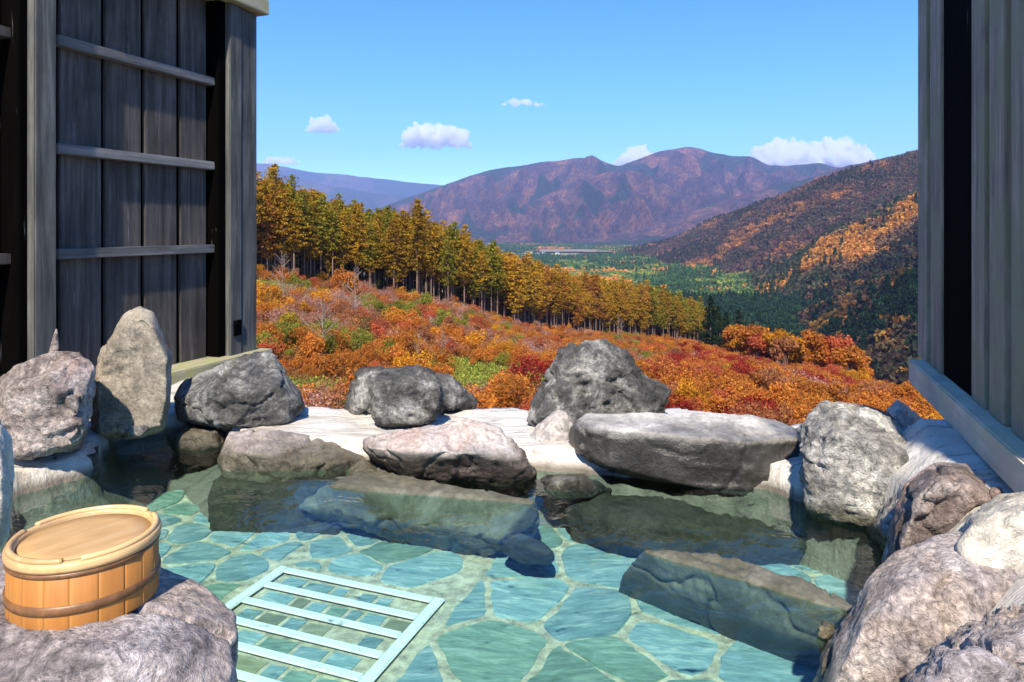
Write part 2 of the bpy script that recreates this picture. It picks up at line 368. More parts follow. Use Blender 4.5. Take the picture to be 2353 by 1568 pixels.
def prism(name, pts2, z0, z1, mat, parent, bev=0.006):
    bm = bmesh.new()
    vs = [bm.verts.new((x, y, z0)) for x, y in pts2]
    f = bm.faces.new(vs)
    if f.normal.z < 0: f.normal_flip()
    bm.normal_update()
    if f.calc_area() <= 0: pass
    r = bmesh.ops.extrude_face_region(bm, geom=[f])
    for v in r['geom']:
        if isinstance(v, bmesh.types.BMVert): v.co.z = z1
    bmesh.ops.recalc_face_normals(bm, faces=bm.faces)
    top = [e for e in bm.edges if all(abs(v.co.z - z1) < 1e-6 for v in e.verts)]
    if bev: bmesh.ops.bevel(bm, geom=top, offset=bev, segments=2, affect='EDGES')
    me = bpy.data.meshes.new(name); bm.to_mesh(me); bm.free()
    return mesh_obj(name, me, mat, parent)

def wobble_poly(pts, seed, amp=0.012, step=0.05, it=2):
    out = []; n = len(pts)
    for i in range(n):
        (x0, y0), (x1, y1) = pts[i], pts[(i + 1) % n]
        k = max(1, int(math.hypot(x1 - x0, y1 - y0) / step))
        for j in range(k):
            tt = j / k; out.append((x0 + (x1 - x0) * tt, y0 + (y1 - y0) * tt))
    a = np.array(out)
    for _ in range(it): a = 0.5 * a + 0.25 * np.roll(a, 1, 0) + 0.25 * np.roll(a, -1, 0)
    a[:, 0] += amp * n2(a[:, 0], a[:, 1], 14, seed); a[:, 1] += amp * n2(a[:, 0], a[:, 1], 14, seed + 5)
    return [tuple(q) for q in a]

STONES = [
    [(1005, 1445), (1110, 1428), (1265, 1462), (1318, 1505), (1310, 1600), (935, 1600), (970, 1500)],
    [(1088, 1325), (1180, 1300), (1330, 1330), (1362, 1385), (1290, 1420), (1150, 1428), (1085, 1405)],
    [(1365, 1405), (1425, 1390), (1560, 1430), (1650, 1490), (1800, 1590), (1600, 1590), (1460, 1500), (1372, 1440)],
    [(1335, 1450), (1420, 1472), (1500, 1520), (1560, 1600), (1400, 1600), (1345, 1510)],
    [(800, 1290), (880, 1275), (1000, 1295), (1082, 1325), (1060, 1368), (960, 1345), (840, 1318)],
    [(1300, 1285), (1380, 1262), (1450, 1290), (1420, 1330), (1330, 1322)],
    [(1100, 1292), (1200, 1285), (1290, 1305), (1240, 1300), (1150, 1300)],
    [(380, 1200), (440, 1195), (472, 1240), (430, 1256), (380, 1250)],
    [(440, 1190), (500, 1150), (560, 1165), (530, 1205), (470, 1216)],
    [(492, 1232), (560, 1200), (592, 1215), (550, 1255), (500, 1252)],
    [(580, 1235), (640, 1212), (672, 1228), (650, 1260), (590, 1266)],
    [(385, 1272), (460, 1256), (512, 1270), (480, 1292), (400, 1292)],
    [(492, 1310), (560, 1275), (652, 1266), (620, 1320), (560, 1340), (498, 1338)],
    [(372, 1300), (430, 1296), (472, 1320), (462, 1345), (380, 1340)],
    [(495, 1360), (545, 1350), (550, 1385), (510, 1390)],
    [(680, 1250), (740, 1226), (815, 1240), (800, 1275), (720, 1286)],
    [(830, 1250), (920, 1262), (980, 1285), (900, 1272), (840, 1270)],
    [(590, 1180), (660, 1190), (690, 1215), (620, 1205)],
    [(330, 1215), (372, 1205), (372, 1255), (330, 1260)],
    [(1330, 1545), (1345, 1530), (1380, 1600), (1330, 1600)],
    [(1470, 1345), (1600, 1400), (1700, 1460), (1600, 1430), (1480, 1385)],
]
RZ = math.radians(-20.3)
GXY = W0(650, 1298, FLOOR + 0.03); GW, GL, GS = 0.60, 0.66, 0.104
def in_grate(x, y, m=0.06):
    ddx, ddy = x - GXY[0], y - GXY[1]; lx = ddx * math.cos(-RZ) - ddy * math.sin(-RZ); ly = ddx * math.sin(-RZ) + ddy * math.cos(-RZ)
    return -m < lx < GW + m and -GL - m < ly < m
seeds = [tuple(np.mean([W0(x, y, FLOOR) for x, y in q], 0)) for q in STONES]
rs = np.random.default_rng(8)
for _ in range(4000):
    q = (rs.uniform(-2.1, 1.3), rs.uniform(0.6, 3.4)); m_ = 0.15 + 0.10 * (q[0] > -0.5)
    if all((q[0] - a) ** 2 + ((q[1] - b) * 1.25) ** 2 > m_ ** 2 for a, b in seeds): seeds.append(q)
def clip(poly, nx_, ny_, d):          # keep the side where n.p <= d
    out = []
    for i in range(len(poly)):
        p, q = poly[i], poly[(i + 1) % len(poly)]; dp = nx_ * p[0] + ny_ * p[1] - d; dq = nx_ * q[0] + ny_ * q[1] - d
        if dp <= 0: out.append(p)
        if (dp <= 0) != (dq <= 0):
            t_ = dp / (dp - dq); out.append((p[0] + (q[0] - p[0]) * t_, p[1] + (q[1] - p[1]) * t_))
    return out
gc_ = Matrix.Rotation(RZ, 2)
for i, c in enumerate(seeds):
    if in_grate(*c, 0.0): continue
    poly = [(c[0] + 0.40 * math.cos(k * .524), c[1] + 0.30 * math.sin(k * .524)) for k in range(12)]
    for j, e in enumerate(seeds):
        if j == i: continue
        vx, vy = e[0] - c[0], e[1] - c[1]; L_ = math.hypot(vx, vy)
        if L_ > 0.8: continue
        poly = clip(poly, vx / L_, vy / L_, (vx * (c[0] + e[0]) + vy * (c[1] + e[1])) / 2 / L_ - rs.uniform(0.004, 0.014))
        if len(poly) < 3: break
    for nx_, ny_, off in ((-1, 0, 0.07), (1, 0, GW + 0.07), (0, 1, 0.06)):   # keep clear of the drain
        wx, wy = nx_ * math.cos(RZ) - ny_ * math.sin(RZ), nx_ * math.sin(RZ) + ny_ * math.cos(RZ); dd = wx * GXY[0] + wy * GXY[1]
        if wx * c[0] + wy * c[1] > dd + (GW if nx_ == 1 else 0): poly = clip(poly, -wx, -wy, -(dd + off)) if len(poly) > 2 else poly; break
    if len(poly) < 3: continue
    pts = wobble_poly(poly, 40 + i, 0.016, 0.03, 1)
    if len(pts) < 4: continue
    g_ = rs.uniform()
    prism('paving_stone', pts, FLOOR - 0.01, FLOOR + 0.002 + 0.003 * rs.uniform(), M['slategreen'] if g_ < .22 else M['slate'], pool_floor, 0.003)

# drain grate standing on small mosaic tiles
grate = empty('drain_grate', (GXY[0], GXY[1], FLOOR + 0.007), RZ)
tag(grate, 'white slatted drain grate lying on the pool floor', 'grate')
for x0, x1 in ((-0.025, 0.012), (GW - 0.012, GW + 0.025)):
    mesh_obj('side_rail', box_mesh('side_rail', x0, x1, -GL, 0.02, 0.0, 0.009, 0.003), M['white'], grate)
for k in range(7):
    y = -k * GS
    mesh_obj('bar', box_mesh('bar', 0.013, GW - 0.013, y - 0.015, y + 0.015, 0.002, 0.010, 0.003), M['white'], grate)
grate_m = Matrix.Translation(grate.location) @ Matrix.Rotation(RZ, 4, 'Z')
for k in range(6):
    x = 0.04
    while x < GW - 0.09:
        w = random.uniform(0.04, 0.11)
        if random.random() < .3: x += w; continue
        y0 = -k * GS - 0.09; y1 = -k * GS - 0.014
        pts = [grate_m @ Vector((a, b, 0)) for a, b in ((x, y0), (x + w, y0 + random.uniform(-.008, .008)), (x + w, y1), (x, y1 + random.uniform(-.008, .004)))]
        prism('mosaic_tile', [(p.x, p.y) for p in pts], FLOOR - 0.006, FLOOR + 0.0025, random.choice([M['slate'], M['slate'], M['slategreen'], M['tile_olive']]), pool_floor, 0.003)
        x += w + 0.01

# ------------------------------------------------------------------ rocks
def rock(name, label, pts, mat, vox=0.012, sm=6, amp=0.03, fine=1.0, seed=0, cat='rock', group=None, parent=None, chip=9):
    amp *= 0.62; sm = max(1, sm - 2)
    bm = bmesh.new()
    for p in pts: bm.verts.new(p)
    r = bmesh.ops.convex_hull(bm, input=bm.verts)
    bmesh.ops.delete(bm, geom=list({g for g in r['geom_interior'] + r['geom_unused'] if isinstance(g, bmesh.types.BMVert)}), context='VERTS')
    rc = random.Random(seed * 7 + 1); cen = Vector(); 
    for v in bm.verts: cen += v.co
    cen /= len(bm.verts)
    for _ in range(chip):
        d = Vector((rc.gauss(0, 1), rc.gauss(0, 1), rc.gauss(0.2, .8))).normalized(); ex = max((v.co - cen).dot(d) for v in bm.verts)
        g = bm.verts[:] + bm.edges[:] + bm.faces[:]
        bmesh.ops.bisect_plane(bm, geom=g, plane_co=cen + d * ex * rc.uniform(.89, .965), plane_no=d, clear_outer=True)
        bmesh.ops.convex_hull(bm, input=bm.verts)
    me = bpy.data.meshes.new(name); bm.to_mesh(me); bm.free()
    o = bpy.data.objects.new(name, me); col.objects.link(o)
    md = o.modifiers.new('r', 'REMESH'); md.mode = 'VOXEL'; md.voxel_size = vox
    ms = o.modifiers.new('s', 'SMOOTH'); ms.iterations = sm; ms.factor = 0.6
    dg = bpy.context.evaluated_depsgraph_get()
    m2 = bpy.data.meshes.new_from_object(o.evaluated_get(dg))
    o.modifiers.clear(); o.data = m2; bpy.data.meshes.remove(me); m2.name = name
    n = len(m2.vertices); co = np.empty(n * 3, np.float32); m2.vertices.foreach_get('co', co); co = co.reshape(-1, 3)
    no = np.empty(n * 3, np.float32); m2.vertices.foreach_get('normal', no); no = no.reshape(-1, 3)
    q = co + seed * 3.7
    st = vnoise(q * 3.1, seed + 40); d = amp * 1.1 * fbm(q * 4.5, 3, seed) + amp * 0.8 * (fbm(q * np.array([8, 8, 13.0]), 5, seed + 3, True) - 0.2) + amp * 0.5 * (np.floor(st * 4) / 4 - st * .5)
    rk = np.clip(0.55 + 1.6 * fbm(q * 2.6, 2, seed + 50), 0.12, 1.5); d *= 0.55 + 0.5 * rk
    d += fine * 0.011 * rk * fbm(q * np.array([24, 24, 24 * rc.uniform(.6, 2.2)]), 4, seed + 9, True)
    crack = np.abs(fbm(q * 3.2, 4, seed + 21)); d -= fine * 0.016 * np.clip(1 - crack / 0.05, 0, 1)
    co = co + no * d[:, None]
    c0 = co.mean(0); c0[2] = co[:, 2].min()
    m2.vertices.foreach_set('co', (co - c0).astype(np.float32).ravel()); m2.update(); smooth(m2)
    m2.materials.clear(); m2.materials.append(mat)
    o.location = c0
    return tag(o, label, cat, group)

def hull(outline, Yc, thick, front=None, fs=0.62, bs=0.72, drop=0.06):
    a = [(p[0], p[1], Yc + (p[2] if len(p) > 2 else 0)) for p in outline]
    cx = sum(p[0] for p in a) / len(a); cyy = sum(p[1] for p in a) / len(a)
    hh = max(p[1] for p in a) - min(p[1] for p in a)
    pts = [P(*p) for p in a]
    if front is None:
        pts += [P(cx + (x - cx) * fs, cyy + (y - cyy) * fs + drop * hh, Y - thick * 0.5) for x, y, Y in a]
    else:
        pts += [P(x, y, Yc + d) for x, y, d in front]
    pts += [P(cx + (x - cx) * bs, cyy + (y - cyy) * bs, Y + thick * 0.5) for x, y, Y in a]
    return pts

RO = 'boulders set around the pool edge'
rock('boulder', 'rough brown lava boulder with dark hollow front beside the standing slab, far left',
     hull([(-70, 950), (-40, 880), (60, 830), (130, 797), (190, 800), (225, 835), (228, 900), (205, 1000), (190, 1045), (60, 1050), (-60, 1040)], 2.80, 0.42,
          front=[(20, 900, -.17), (110, 875, -.2), (180, 930, -.17), (185, 1030, -.15), (60, 1040, -.17), (0, 1000, -.15)]), M['brown'], 0.010, 4, 0.045, 1.5, 1, group=RO)
rock('standing_stone', 'tall tan slab standing on end against the wooden wall', hull([(322, 703), (352, 716), (378, 775), (396, 820), (392, 930), (378, 990), (320, 1010), (215, 1010), (203, 930), (228, 815), (283, 722)], 3.12, 0.2, fs=0.86, bs=0.9, drop=0.02),
     M['tan'], 0.010, 2, 0.014, 0.7, 2, group=RO, chip=2)
rock('stone_shard', 'small pointed pinkish shard leaning on the left wall post', hull([(131, 745), (137, 800), (122, 830), (108, 820)], 3.1, 0.05), M['brown'], 0.008, 1, 0.006, 0.3, 3)
rock('boulder', 'tan boulder cut by the left edge of the picture behind the wooden bucket', hull([(-90, 960), (0, 955), (26, 1000), (34, 1110), (26, 1230), (0, 1280), (-120, 1300), (-150, 1100)], 1.75, 0.4), M['cream'], 0.010, 5, 0.02, 0.7, 4, group=RO)
rock('kerb_stone', 'long grey kerb stone with dark front below the brown boulder', [P(15, 1100, 2.62), P(225, 1045, 2.86), P(228, 1020, 3.0), P(120, 1018, 3.0), P(15, 1045, 2.85), P(20, 1150, 2.62), P(222, 1098, 2.84), P(225, 1085, 3.0), P(15, 1120, 2.9)], M['grey'], 0.009, 3, 0.012, 0.8, 5)
rock('flat_stone', 'small flat grey stone at the foot of the standing slab', hull([(272, 985), (300, 972), (352, 968), (356, 985), (330, 1006), (280, 1008)], 3.08, 0.14), M['grey'], 0.007, 3, 0.008, 0.5, 6)
rock('boulder', 'broad dark grey boulder with pale crest under the mossy plank of the left wall',
     hull([(393, 915), (425, 875), (470, 850), (520, 832), (600, 815), (630, 818), (662, 862), (692, 908), (702, 935), (682, 965), (640, 985), (500, 985), (410, 965)], 3.38, 0.5,
          front=[(415, 915, -.2), (490, 890, -.24), (580, 905, -.27), (650, 895, -.22), (690, 935, -.18), (660, 968, -.22), (560, 985, -.26), (440, 965, -.22)]), M['grey'], 0.010, 4, 0.035, 1.4, 7, group=RO)
rock('boulder', 'low dark boulder behind the squat grey rock on the pale ledge', hull([(788, 940), (800, 895), (820, 855), (870, 846), (960, 850), (1030, 858), (1062, 885), (1097, 930), (1080, 940), (800, 950)], 3.50, 0.26), M['grey'], 0.010, 4, 0.03, 1.4, 8, group=RO)
rock('boulder', 'squat flat-faced grey rock in the middle of the pale ledge', hull([(850, 965), (850, 920), (868, 860), (890, 844), (960, 842), (1000, 856), (1020, 900), (1022, 935), (985, 975), (930, 985), (870, 980)], 3.22, 0.26,
     front=[(862, 880, -.1), (1000, 885, -.1), (1012, 930, -.1), (975, 972, -.1), (880, 975, -.1), (858, 940, -.1)]), M['grey'], 0.009, 4, 0.012, 1.0, 9, group=RO)
rock('boulder', 'tall pointed grey boulder with a hollow on its left side, highest on the ledge',
     hull([(1210, 970), (1225, 915), (1250, 860), (1285, 800), (1330, 782), (1365, 775), (1415, 785), (1440, 812), (1470, 845), (1510, 885), (1527, 910), (1520, 960), (1400, 985), (1240, 988)], 3.25, 0.46,
          front=[(1290, 860, -.14), (1345, 830, -.12), (1420, 850, -.16), (1480, 910, -.16), (1480, 965, -.18), (1310, 975, -.2), (1240, 965, -.14)]), M['grey'], 0.010, 3, 0.045, 1.8, 10, group=RO, chip=3)
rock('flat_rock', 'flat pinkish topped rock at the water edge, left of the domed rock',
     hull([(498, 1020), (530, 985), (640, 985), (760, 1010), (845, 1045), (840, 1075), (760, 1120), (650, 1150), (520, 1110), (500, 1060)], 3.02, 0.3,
          front=[(505, 1030, -.12), (560, 1035, -.16), (680, 1065, -.16), (835, 1058, -.1), (800, 1090, -.1), (640, 1140, -.16), (510, 1100, -.14)]), M['wetshadepink'], 0.010, 4, 0.025, 1.0, 11, group=RO)
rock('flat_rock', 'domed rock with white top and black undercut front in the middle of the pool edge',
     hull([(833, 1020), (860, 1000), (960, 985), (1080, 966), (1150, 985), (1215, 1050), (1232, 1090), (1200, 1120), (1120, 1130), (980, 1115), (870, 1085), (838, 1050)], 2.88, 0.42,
          front=[(845, 1030, -.12), (920, 1035, -.2), (1060, 1040, -.2), (1180, 1050, -.18), (1222, 1085, -.12), (1150, 1115, -.12), (1000, 1100, -.12), (880, 1070, -.1)]), M['wetshadepale'], 0.010, 4, 0.022, 1.0, 12, group=RO)
rock('boulder', 'small pale triangular rock between the pointed boulder and the long boulder', hull([(1203, 1040), (1230, 985), (1275, 948), (1300, 948), (1325, 985), (1330, 1050), (1260, 1062)], 3.08, 0.2), M['pale'], 0.009, 4, 0.015, 0.8, 13, group=RO)
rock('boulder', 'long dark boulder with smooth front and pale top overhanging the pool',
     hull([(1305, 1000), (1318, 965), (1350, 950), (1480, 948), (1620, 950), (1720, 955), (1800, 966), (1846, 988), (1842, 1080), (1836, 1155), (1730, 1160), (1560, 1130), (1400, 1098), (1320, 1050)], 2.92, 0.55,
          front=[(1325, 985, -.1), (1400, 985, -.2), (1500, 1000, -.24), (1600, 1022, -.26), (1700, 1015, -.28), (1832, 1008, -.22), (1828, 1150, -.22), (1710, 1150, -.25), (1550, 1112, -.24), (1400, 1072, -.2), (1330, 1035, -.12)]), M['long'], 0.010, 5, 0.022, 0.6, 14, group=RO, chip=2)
rock('flat_rock', 'small low grey rock lapped by water between the domed rock and the long boulder', hull([(1218, 1110), (1260, 1090), (1340, 1090), (1410, 1125), (1390, 1150), (1290, 1155), (1228, 1140)], 2.80, 0.3), M['grey'], 0.009, 4, 0.012, 0.8, 15, group=RO)
rock('submerged_rock', 'black submerged rock under the long boulder', hull([(1303, 1165), (1340, 1140), (1500, 1150), (1700, 1185), (1950, 1225), (2050, 1240), (2050, 1300), (1950, 1345), (1820, 1305), (1700, 1285), (1480, 1285), (1380, 1280), (1310, 1240)], 2.72, 0.4), M['black'], 0.013, 5, 0.03, 1.0, 16)
rock('boulder', 'big pale grey boulder with dark hollow right of the long boulder',
     hull([(1842, 1000), (1862, 950), (1885, 922), (1910, 918), (1990, 935), (2080, 985), (2150, 1020), (2210, 1070), (2170, 1110), (2070, 1190), (1990, 1220), (1860, 1180), (1842, 1100)], 2.55, 0.6,
          front=[(1855, 1010, -.12), (1920, 995, -.2), (2020, 1025, -.26), (2120, 1070, -.28), (2070, 1150, -.28), (1985, 1205, -.22), (1870, 1165, -.16)]), M['lightgrey'], 0.009, 4, 0.05, 1.9, 17, group=RO, chip=0)
rock('stone', 'dark olive stone on top of the big pale grey boulder', hull([(1895, 935), (1920, 922), (1990, 930), (2050, 950), (2072, 985), (2020, 985), (1950, 965)], 2.82, 0.16), M['brown'], 0.009, 3, 0.012, 0.8, 18)
rock('stone', 'white angular stone peeking over the big pale grey boulder near the right sill', hull([(2035, 945), (2060, 918), (2085, 930), (2130, 970), (2140, 1010), (2070, 1000)], 2.95, 0.16), M['pale'], 0.009, 3, 0.012, 0.8, 19)
rock('stone', 'small brown stone between the big pale grey boulder and the right sill', hull([(2100, 985), (2140, 978), (2185, 1005), (2202, 1040), (2180, 1065), (2110, 1050)], 2.7, 0.16), M['brown'], 0.009, 3, 0.012, 0.8, 20)
for k_, (x_, y_, w_) in enumerate(((2222, 1062, 26), (2262, 1098, 30), (2238, 1090, 18), (2205, 1045, 20), (2290, 1135, 24), (2170, 1000, 22))):
    rock('stone', ['round', 'broad', 'tiny', 'upper', 'lowest', 'hindmost'][k_] + ' fist-sized brown stone in the gap between the mauve boulder and the right sill',
         hull([(x_ - w_, y_ + 4), (x_ - w_ * .6, y_ - w_ * .6), (x_ + w_ * .5, y_ - w_ * .7), (x_ + w_, y_ + 2), (x_ + w_ * .5, y_ + w_ * .6), (x_ - w_ * .6, y_ + w_ * .7)], 2.02 + (1100 - y_) * .0042, 0.10), M['cream'] if k_ % 2 else M['brown'], 0.008, 3, 0.008, 0.7, 60 + k_)
rock('boulder', 'rust-streaked mauve boulder below the right sill', hull([(2030, 1290), (2045, 1200), (2085, 1120), (2150, 1062), (2220, 1062), (2290, 1105), (2335, 1180), (2320, 1290), (2180, 1350), (2050, 1350)], 2.02, 0.45, fs=0.8), M['brown'], 0.009, 4, 0.03, 1.5, 21, group=RO, chip=3)
rock('boulder', 'cream ribbed rock under the right sill at the right edge of the picture', hull([(2180, 1250), (2230, 1185), (2310, 1148), (2420, 1130), (2520, 1260), (2460, 1380), (2250, 1380)], 1.72, 0.45, fs=0.85), M['cream'], 0.009, 4, 0.022, 0.7, 22, group=RO, chip=3)
rock('boulder', 'large mauve boulder filling the bottom right foreground',
     hull([(1835, 1640), (1880, 1520), (1930, 1430), (1990, 1340), (2060, 1275), (2150, 1228), (2230, 1218), (2340, 1250), (2480, 1330), (2560, 1640)], 1.62, 0.62,
          front=[(1900, 1600, -.2), (1980, 1450, -.18), (2080, 1350, -.16), (2200, 1300, -.14), (2380, 1340, -.16), (2540, 1500, -.25), (2300, 1640, -.3)]), M['mauve'], 0.008, 4, 0.022, 1.3, 23, group=RO, chip=2)
rock('boulder', 'rounded tan boulder in the bottom right corner', hull([(1990, 1660), (2080, 1560), (2180, 1470), (2300, 1412), (2460, 1370), (2620, 1660), (2250, 1720)], 1.25, 0.5), M['mauve'], 0.008, 4, 0.022, 1.3, 24, group=RO, chip=3)
rock('stone', 'yellowish fist-sized stone on the end of the olive slab', hull([(1870, 1440), (1890, 1425), (1915, 1432), (1922, 1460), (1900, 1478), (1872, 1466)], 1.72, 0.07), M['cream'], 0.006, 3, 0.006, 0.6, 25)

def level(x, y, z):
    X, Y = W0(x, y, z); return Vector((X, Y, z))
rock('stepping_slab', 'flat olive wet slab sloping under the surface below the domed rock',
     [level(x, y, 0.012) for x, y in ((760, 1112), (850, 1082), (1000, 1105), (1230, 1150))] + [level(x, y, -0.10) for x, y in ((690, 1165), (800, 1182), (1000, 1215), (1150, 1240), (1240, 1205))] +
     [level(x, y, FLOOR - 0.02) for x, y in ((700, 1180), (850, 1225), (1010, 1272), (1130, 1292), (1215, 1262))] + [Vector((x, y, FLOOR - 0.02)) for x, y in ((-0.75, 2.95), (0.1, 2.95))], M['olive'], 0.010, 4, 0.016, 0.9, 26, chip=0)
rock('submerged_rock', 'narrow dark rock tip beyond the end of the olive slab', [level(x, y, -0.06) for x, y in ((1150, 1240), (1190, 1222), (1250, 1248), (1270, 1270))] + [level(x, y, -0.14) for x, y in ((1150, 1270), (1200, 1295), (1265, 1298), (1278, 1285))] + [level(1190, 1255, FLOOR), level(1255, 1265, FLOOR), level(1220, 1240, FLOOR)], M['black'], 0.009, 4, 0.012, 0.8, 27)
rock('stepping_slab', 'big flat olive slab with pale flecks at the water surface, beside the mauve boulder',
     [level(x, y, 0.008) for x, y in ((1480, 1264), (1580, 1266), (1700, 1288), (1850, 1335), (1940, 1372), (1985, 1412))] + [level(x, y, -0.12) for x, y in ((1428, 1322), (1500, 1345), (1650, 1400), (1830, 1468), (1915, 1498))] +
     [level(x, y, FLOOR - 0.02) for x, y in ((1430, 1345), (1550, 1408), (1700, 1475), (1850, 1545), (1915, 1530))] + [Vector((x, y, FLOOR - 0.02)) for x, y in ((0.35, 2.35), (0.95, 2.1))], M['olive'], 0.009, 4, 0.010, 0.8, 28, chip=0)
rock('boulder', 'speckled mauve rock carrying the wooden bucket',
     [P(-140, 1330, 1.05), P(-60, 1290, 1.18), P(60, 1262, 1.2), P(250, 1262, 1.2), P(380, 1310, 1.12), P(470, 1345, 1.10), P(550, 1408, 1.08), P(548, 1480, 1.0), P(528, 1600, 0.92), P(430, 1480, 0.93), P(300, 1510, 0.86), P(120, 1505, 0.86), P(-60, 1480, 0.88), P(-200, 1500, 0.9)] +
     [Vector((x, y, -0.37)) for x, y in ((-0.95, 0.8), (-0.45, 0.75), (-0.42, 1.05), (-0.95, 1.2))], M['mauve'], 0.008, 3, 0.012, 1.4, 29, group=RO)
rock('boulder', 'dark wedge of rock between the long boulder and the big pale grey boulder', hull([(1800, 1110), (1845, 1050), (1885, 1110), (1890, 1225), (1790, 1215)], 2.78, 0.34), M['grey'], 0.010, 3, 0.02, 1.0, 70)
rock('boulder', 'small dark rock wedged between the flat pinkish rock and the domed rock', hull([(790, 1085), (835, 1052), (885, 1075), (880, 1125), (800, 1130)], 2.93, 0.26), M['wetshadepink'], 0.009, 3, 0.012, 0.8, 71)
rock('boulder', 'sloping grey rock joining the big pale grey boulder to the rust-streaked mauve boulder', hull([(1990, 1215), (2050, 1120), (2130, 1050), (2200, 1065), (2190, 1140), (2110, 1260), (2020, 1290)], 2.30, 0.3), M['lightgrey'], 0.010, 3, 0.03, 1.3, 72, chip=3)
rock('boulder', 'low dark rock at the water edge under the broad dark grey boulder', hull([(385, 1000), (430, 975), (510, 985), (530, 1030), (460, 1050), (395, 1035)], 3.30, 0.3), M['wetshadepink'], 0.010, 3, 0.016, 0.9, 73)
# stones that carry the ledge rocks below the water line at the back
rock('submerged_rock', 'dark submerged rock below the flat pinkish rock', [Vector(v) for v in ((-1.25, 2.85, -.04), (-0.7, 2.8, -.05), (-0.65, 3.05, -.04), (-1.2, 3.1, -.04), (-1.2, 2.78, -.37), (-0.7, 2.74, -.37), (-0.6, 3.0, -.37), (-1.2, 3.1, -.37))], M['black'], 0.012, 4, 0.02, 1.0, 30)

# ------------------------------------------------------------------ wooden bucket
bk = empty('wooden_bucket', ((197 - CX) / FPX * 1.01, 1.01, 0.465), 0.9); bk.scale = (0.865, 0.865, 1.19)
tag(bk, 'round light cypress bath bucket with dark hoops, upturned on the near left rock', 'bucket')
R = 0.111
for z0, z1, rr in ((0.020, 0.031, 1.012), (0.061, 0.067, 1.006)):
    me = lathe_mesh('hoop', [(R * 0.98, z0), (R * rr, z0 + 0.001), (R * (rr + 0.006), (z0 + z1) / 2), (R * rr, z1 - 0.001), (R * 0.98, z1)]); smooth(me)
    mesh_obj('hoop', me, M['hoop'], bk)
me = lathe_mesh('rim_base', [(R * 0.90, 0.0695), (R * 1.01, 0.0675), (R * 1.025, 0.071), (R * 1.02, 0.0755), (R * 1.0, 0.0775), (R * 0.97, 0.0785), (R * 0.90, 0.0785), (R * 0.885, 0.0765), (R * 0.88, 0.0725)]); smooth(me)
mesh_obj('rim_base', me, M['bucketpale'], bk)
me = lathe_mesh('lid_disc', [(0.0, 0.0738), (R * 0.6, 0.0736), (R * 0.89, 0.0732), (R * 0.895, 0.070), (0, 0.070)]); smooth(me)
mesh_obj('lid_disc', me, M['bucketpale'], bk)
def arc_mesh(name, a0, a1, prof, seg=40):
    V, F = [], []; n = len(prof)
    for i in range(seg + 1):
        a = a0 + (a1 - a0) * i / seg
        for r, z in prof: V.append((r * math.cos(a), r * math.sin(a), z))
    for i in range(seg):
        for k in range(n):
            F.append((i * n + k, (i + 1) * n + k, (i + 1) * n + (k + 1) % n, i * n + (k + 1) % n))
    me = mesh_np(name, V, F)
    bm = bmesh.new(); bm.from_mesh(me); bm.verts.ensure_lookup_table()
    bm.faces.new([bm.verts[k] for k in range(n)]); bm.faces.new([bm.verts[seg * n + k] for k in range(n)])
    bmesh.ops.recalc_face_normals(bm, faces=bm.faces); bm.to_mesh(me); bm.free()
    return me
me = lathe_mesh('bucket_body', [(0.0, 0.001), (R * 0.972, 0.001), (R * 0.968, 0.070), (R * 0.93, 0.072), (0.0, 0.072)]); smooth(me, True)
mesh_obj('bucket_body', me, M['hoop'], bk)
a_ = 0.0
while a_ < 2 * math.pi - 0.05:
    w_ = min(random.uniform(0.24, 0.36), 2 * math.pi - a_)
    mesh_obj('stave', arc_mesh('stave', a_ + 0.0006, a_ + w_ - 0.0006, [(R * 0.94, 0.0), (R * 0.985, 0.0), (R * 0.99, 0.002), (R * 0.985, 0.070), (R * 0.94, 0.0715)], 10), M['bucket'], bk); a_ += w_
for k in range(3):
    a0 = 2 * math.pi * k / 3 + 0.12
    me = arc_mesh('rim_segment', a0, a0 + 2 * math.pi / 3 - 0.24, [(R * 0.905, 0.078), (R * 0.91, 0.0812), (R * 0.93, 0.0826), (R * 0.965, 0.0826), (R * 0.985, 0.0808), (R * 0.99, 0.078)]); smooth(me)
    mesh_obj('rim_segment', me, M['bucketpale'], bk)

# ------------------------------------------------------------------ left wooden wall
DX, DY = 0.36, 1.0; DL = math.hypot(DX, DY); dx, dy = DX / DL, DY / DL
ANG = math.atan2(dy, dx)
AX, AY = -1.98, 4.06
def along(x, q=0.0, ax=AX, ay=AY):     # distance along a wall (set back q to its left) that shows at picture column x
    ax2, ay2 = ax - dy * q, ay + dx * q; u = (x - CX) / FPX
    return (u * ay2 - ax2) / (dx - u * dy)
lw = empty('wooden_wall', (AX, AY, 0), ANG)
tag(lw, 'weathered grey board wall with three rails on the left of the opening', 'wall')
QB = 0.12
mesh_obj('post', box_mesh('post', along(80), along(131), 0.0, 0.15, 0.05, 2.75, 0.006), M['post'], lw)
cols = [(138, 233), (242, 324), (333, 406), (415, 474)]
for a, b in cols:
    mesh_obj('board', box_mesh('board', along(a, QB), along(b, QB), QB, QB + 0.022, 0.16, 2.70, 0.003), M['wood'], lw)
mesh_obj('backing_board', box_mesh('backing_board', along(120, QB), along(530, QB), QB + 0.03, QB + 0.05, 0.12, 2.70, 0.002), M['blackwood'], lw)  # black sheet stands in for the shade in the board gaps
for z in (1.915, 1.375, 0.845):
    mesh_obj('rail', box_mesh('rail', along(131, 0.07) + 0.002, along(500, 0.07), 0.068, QB - 0.001, z, z + 0.052, 0.004, 0.002), M['rail'], lw)
e0 = along(529)
mesh_obj('post', box_mesh('post', e0, along(556), 0.0, 0.20, 0.10, 2.46, 0.005), M['post'], lw)
mesh_obj('end_board', box_mesh('end_board', along(556) + 0.003, along(591, 0.004), 0.006, 0.18, 0.10, 2.45, 0.004), M['post'], lw)
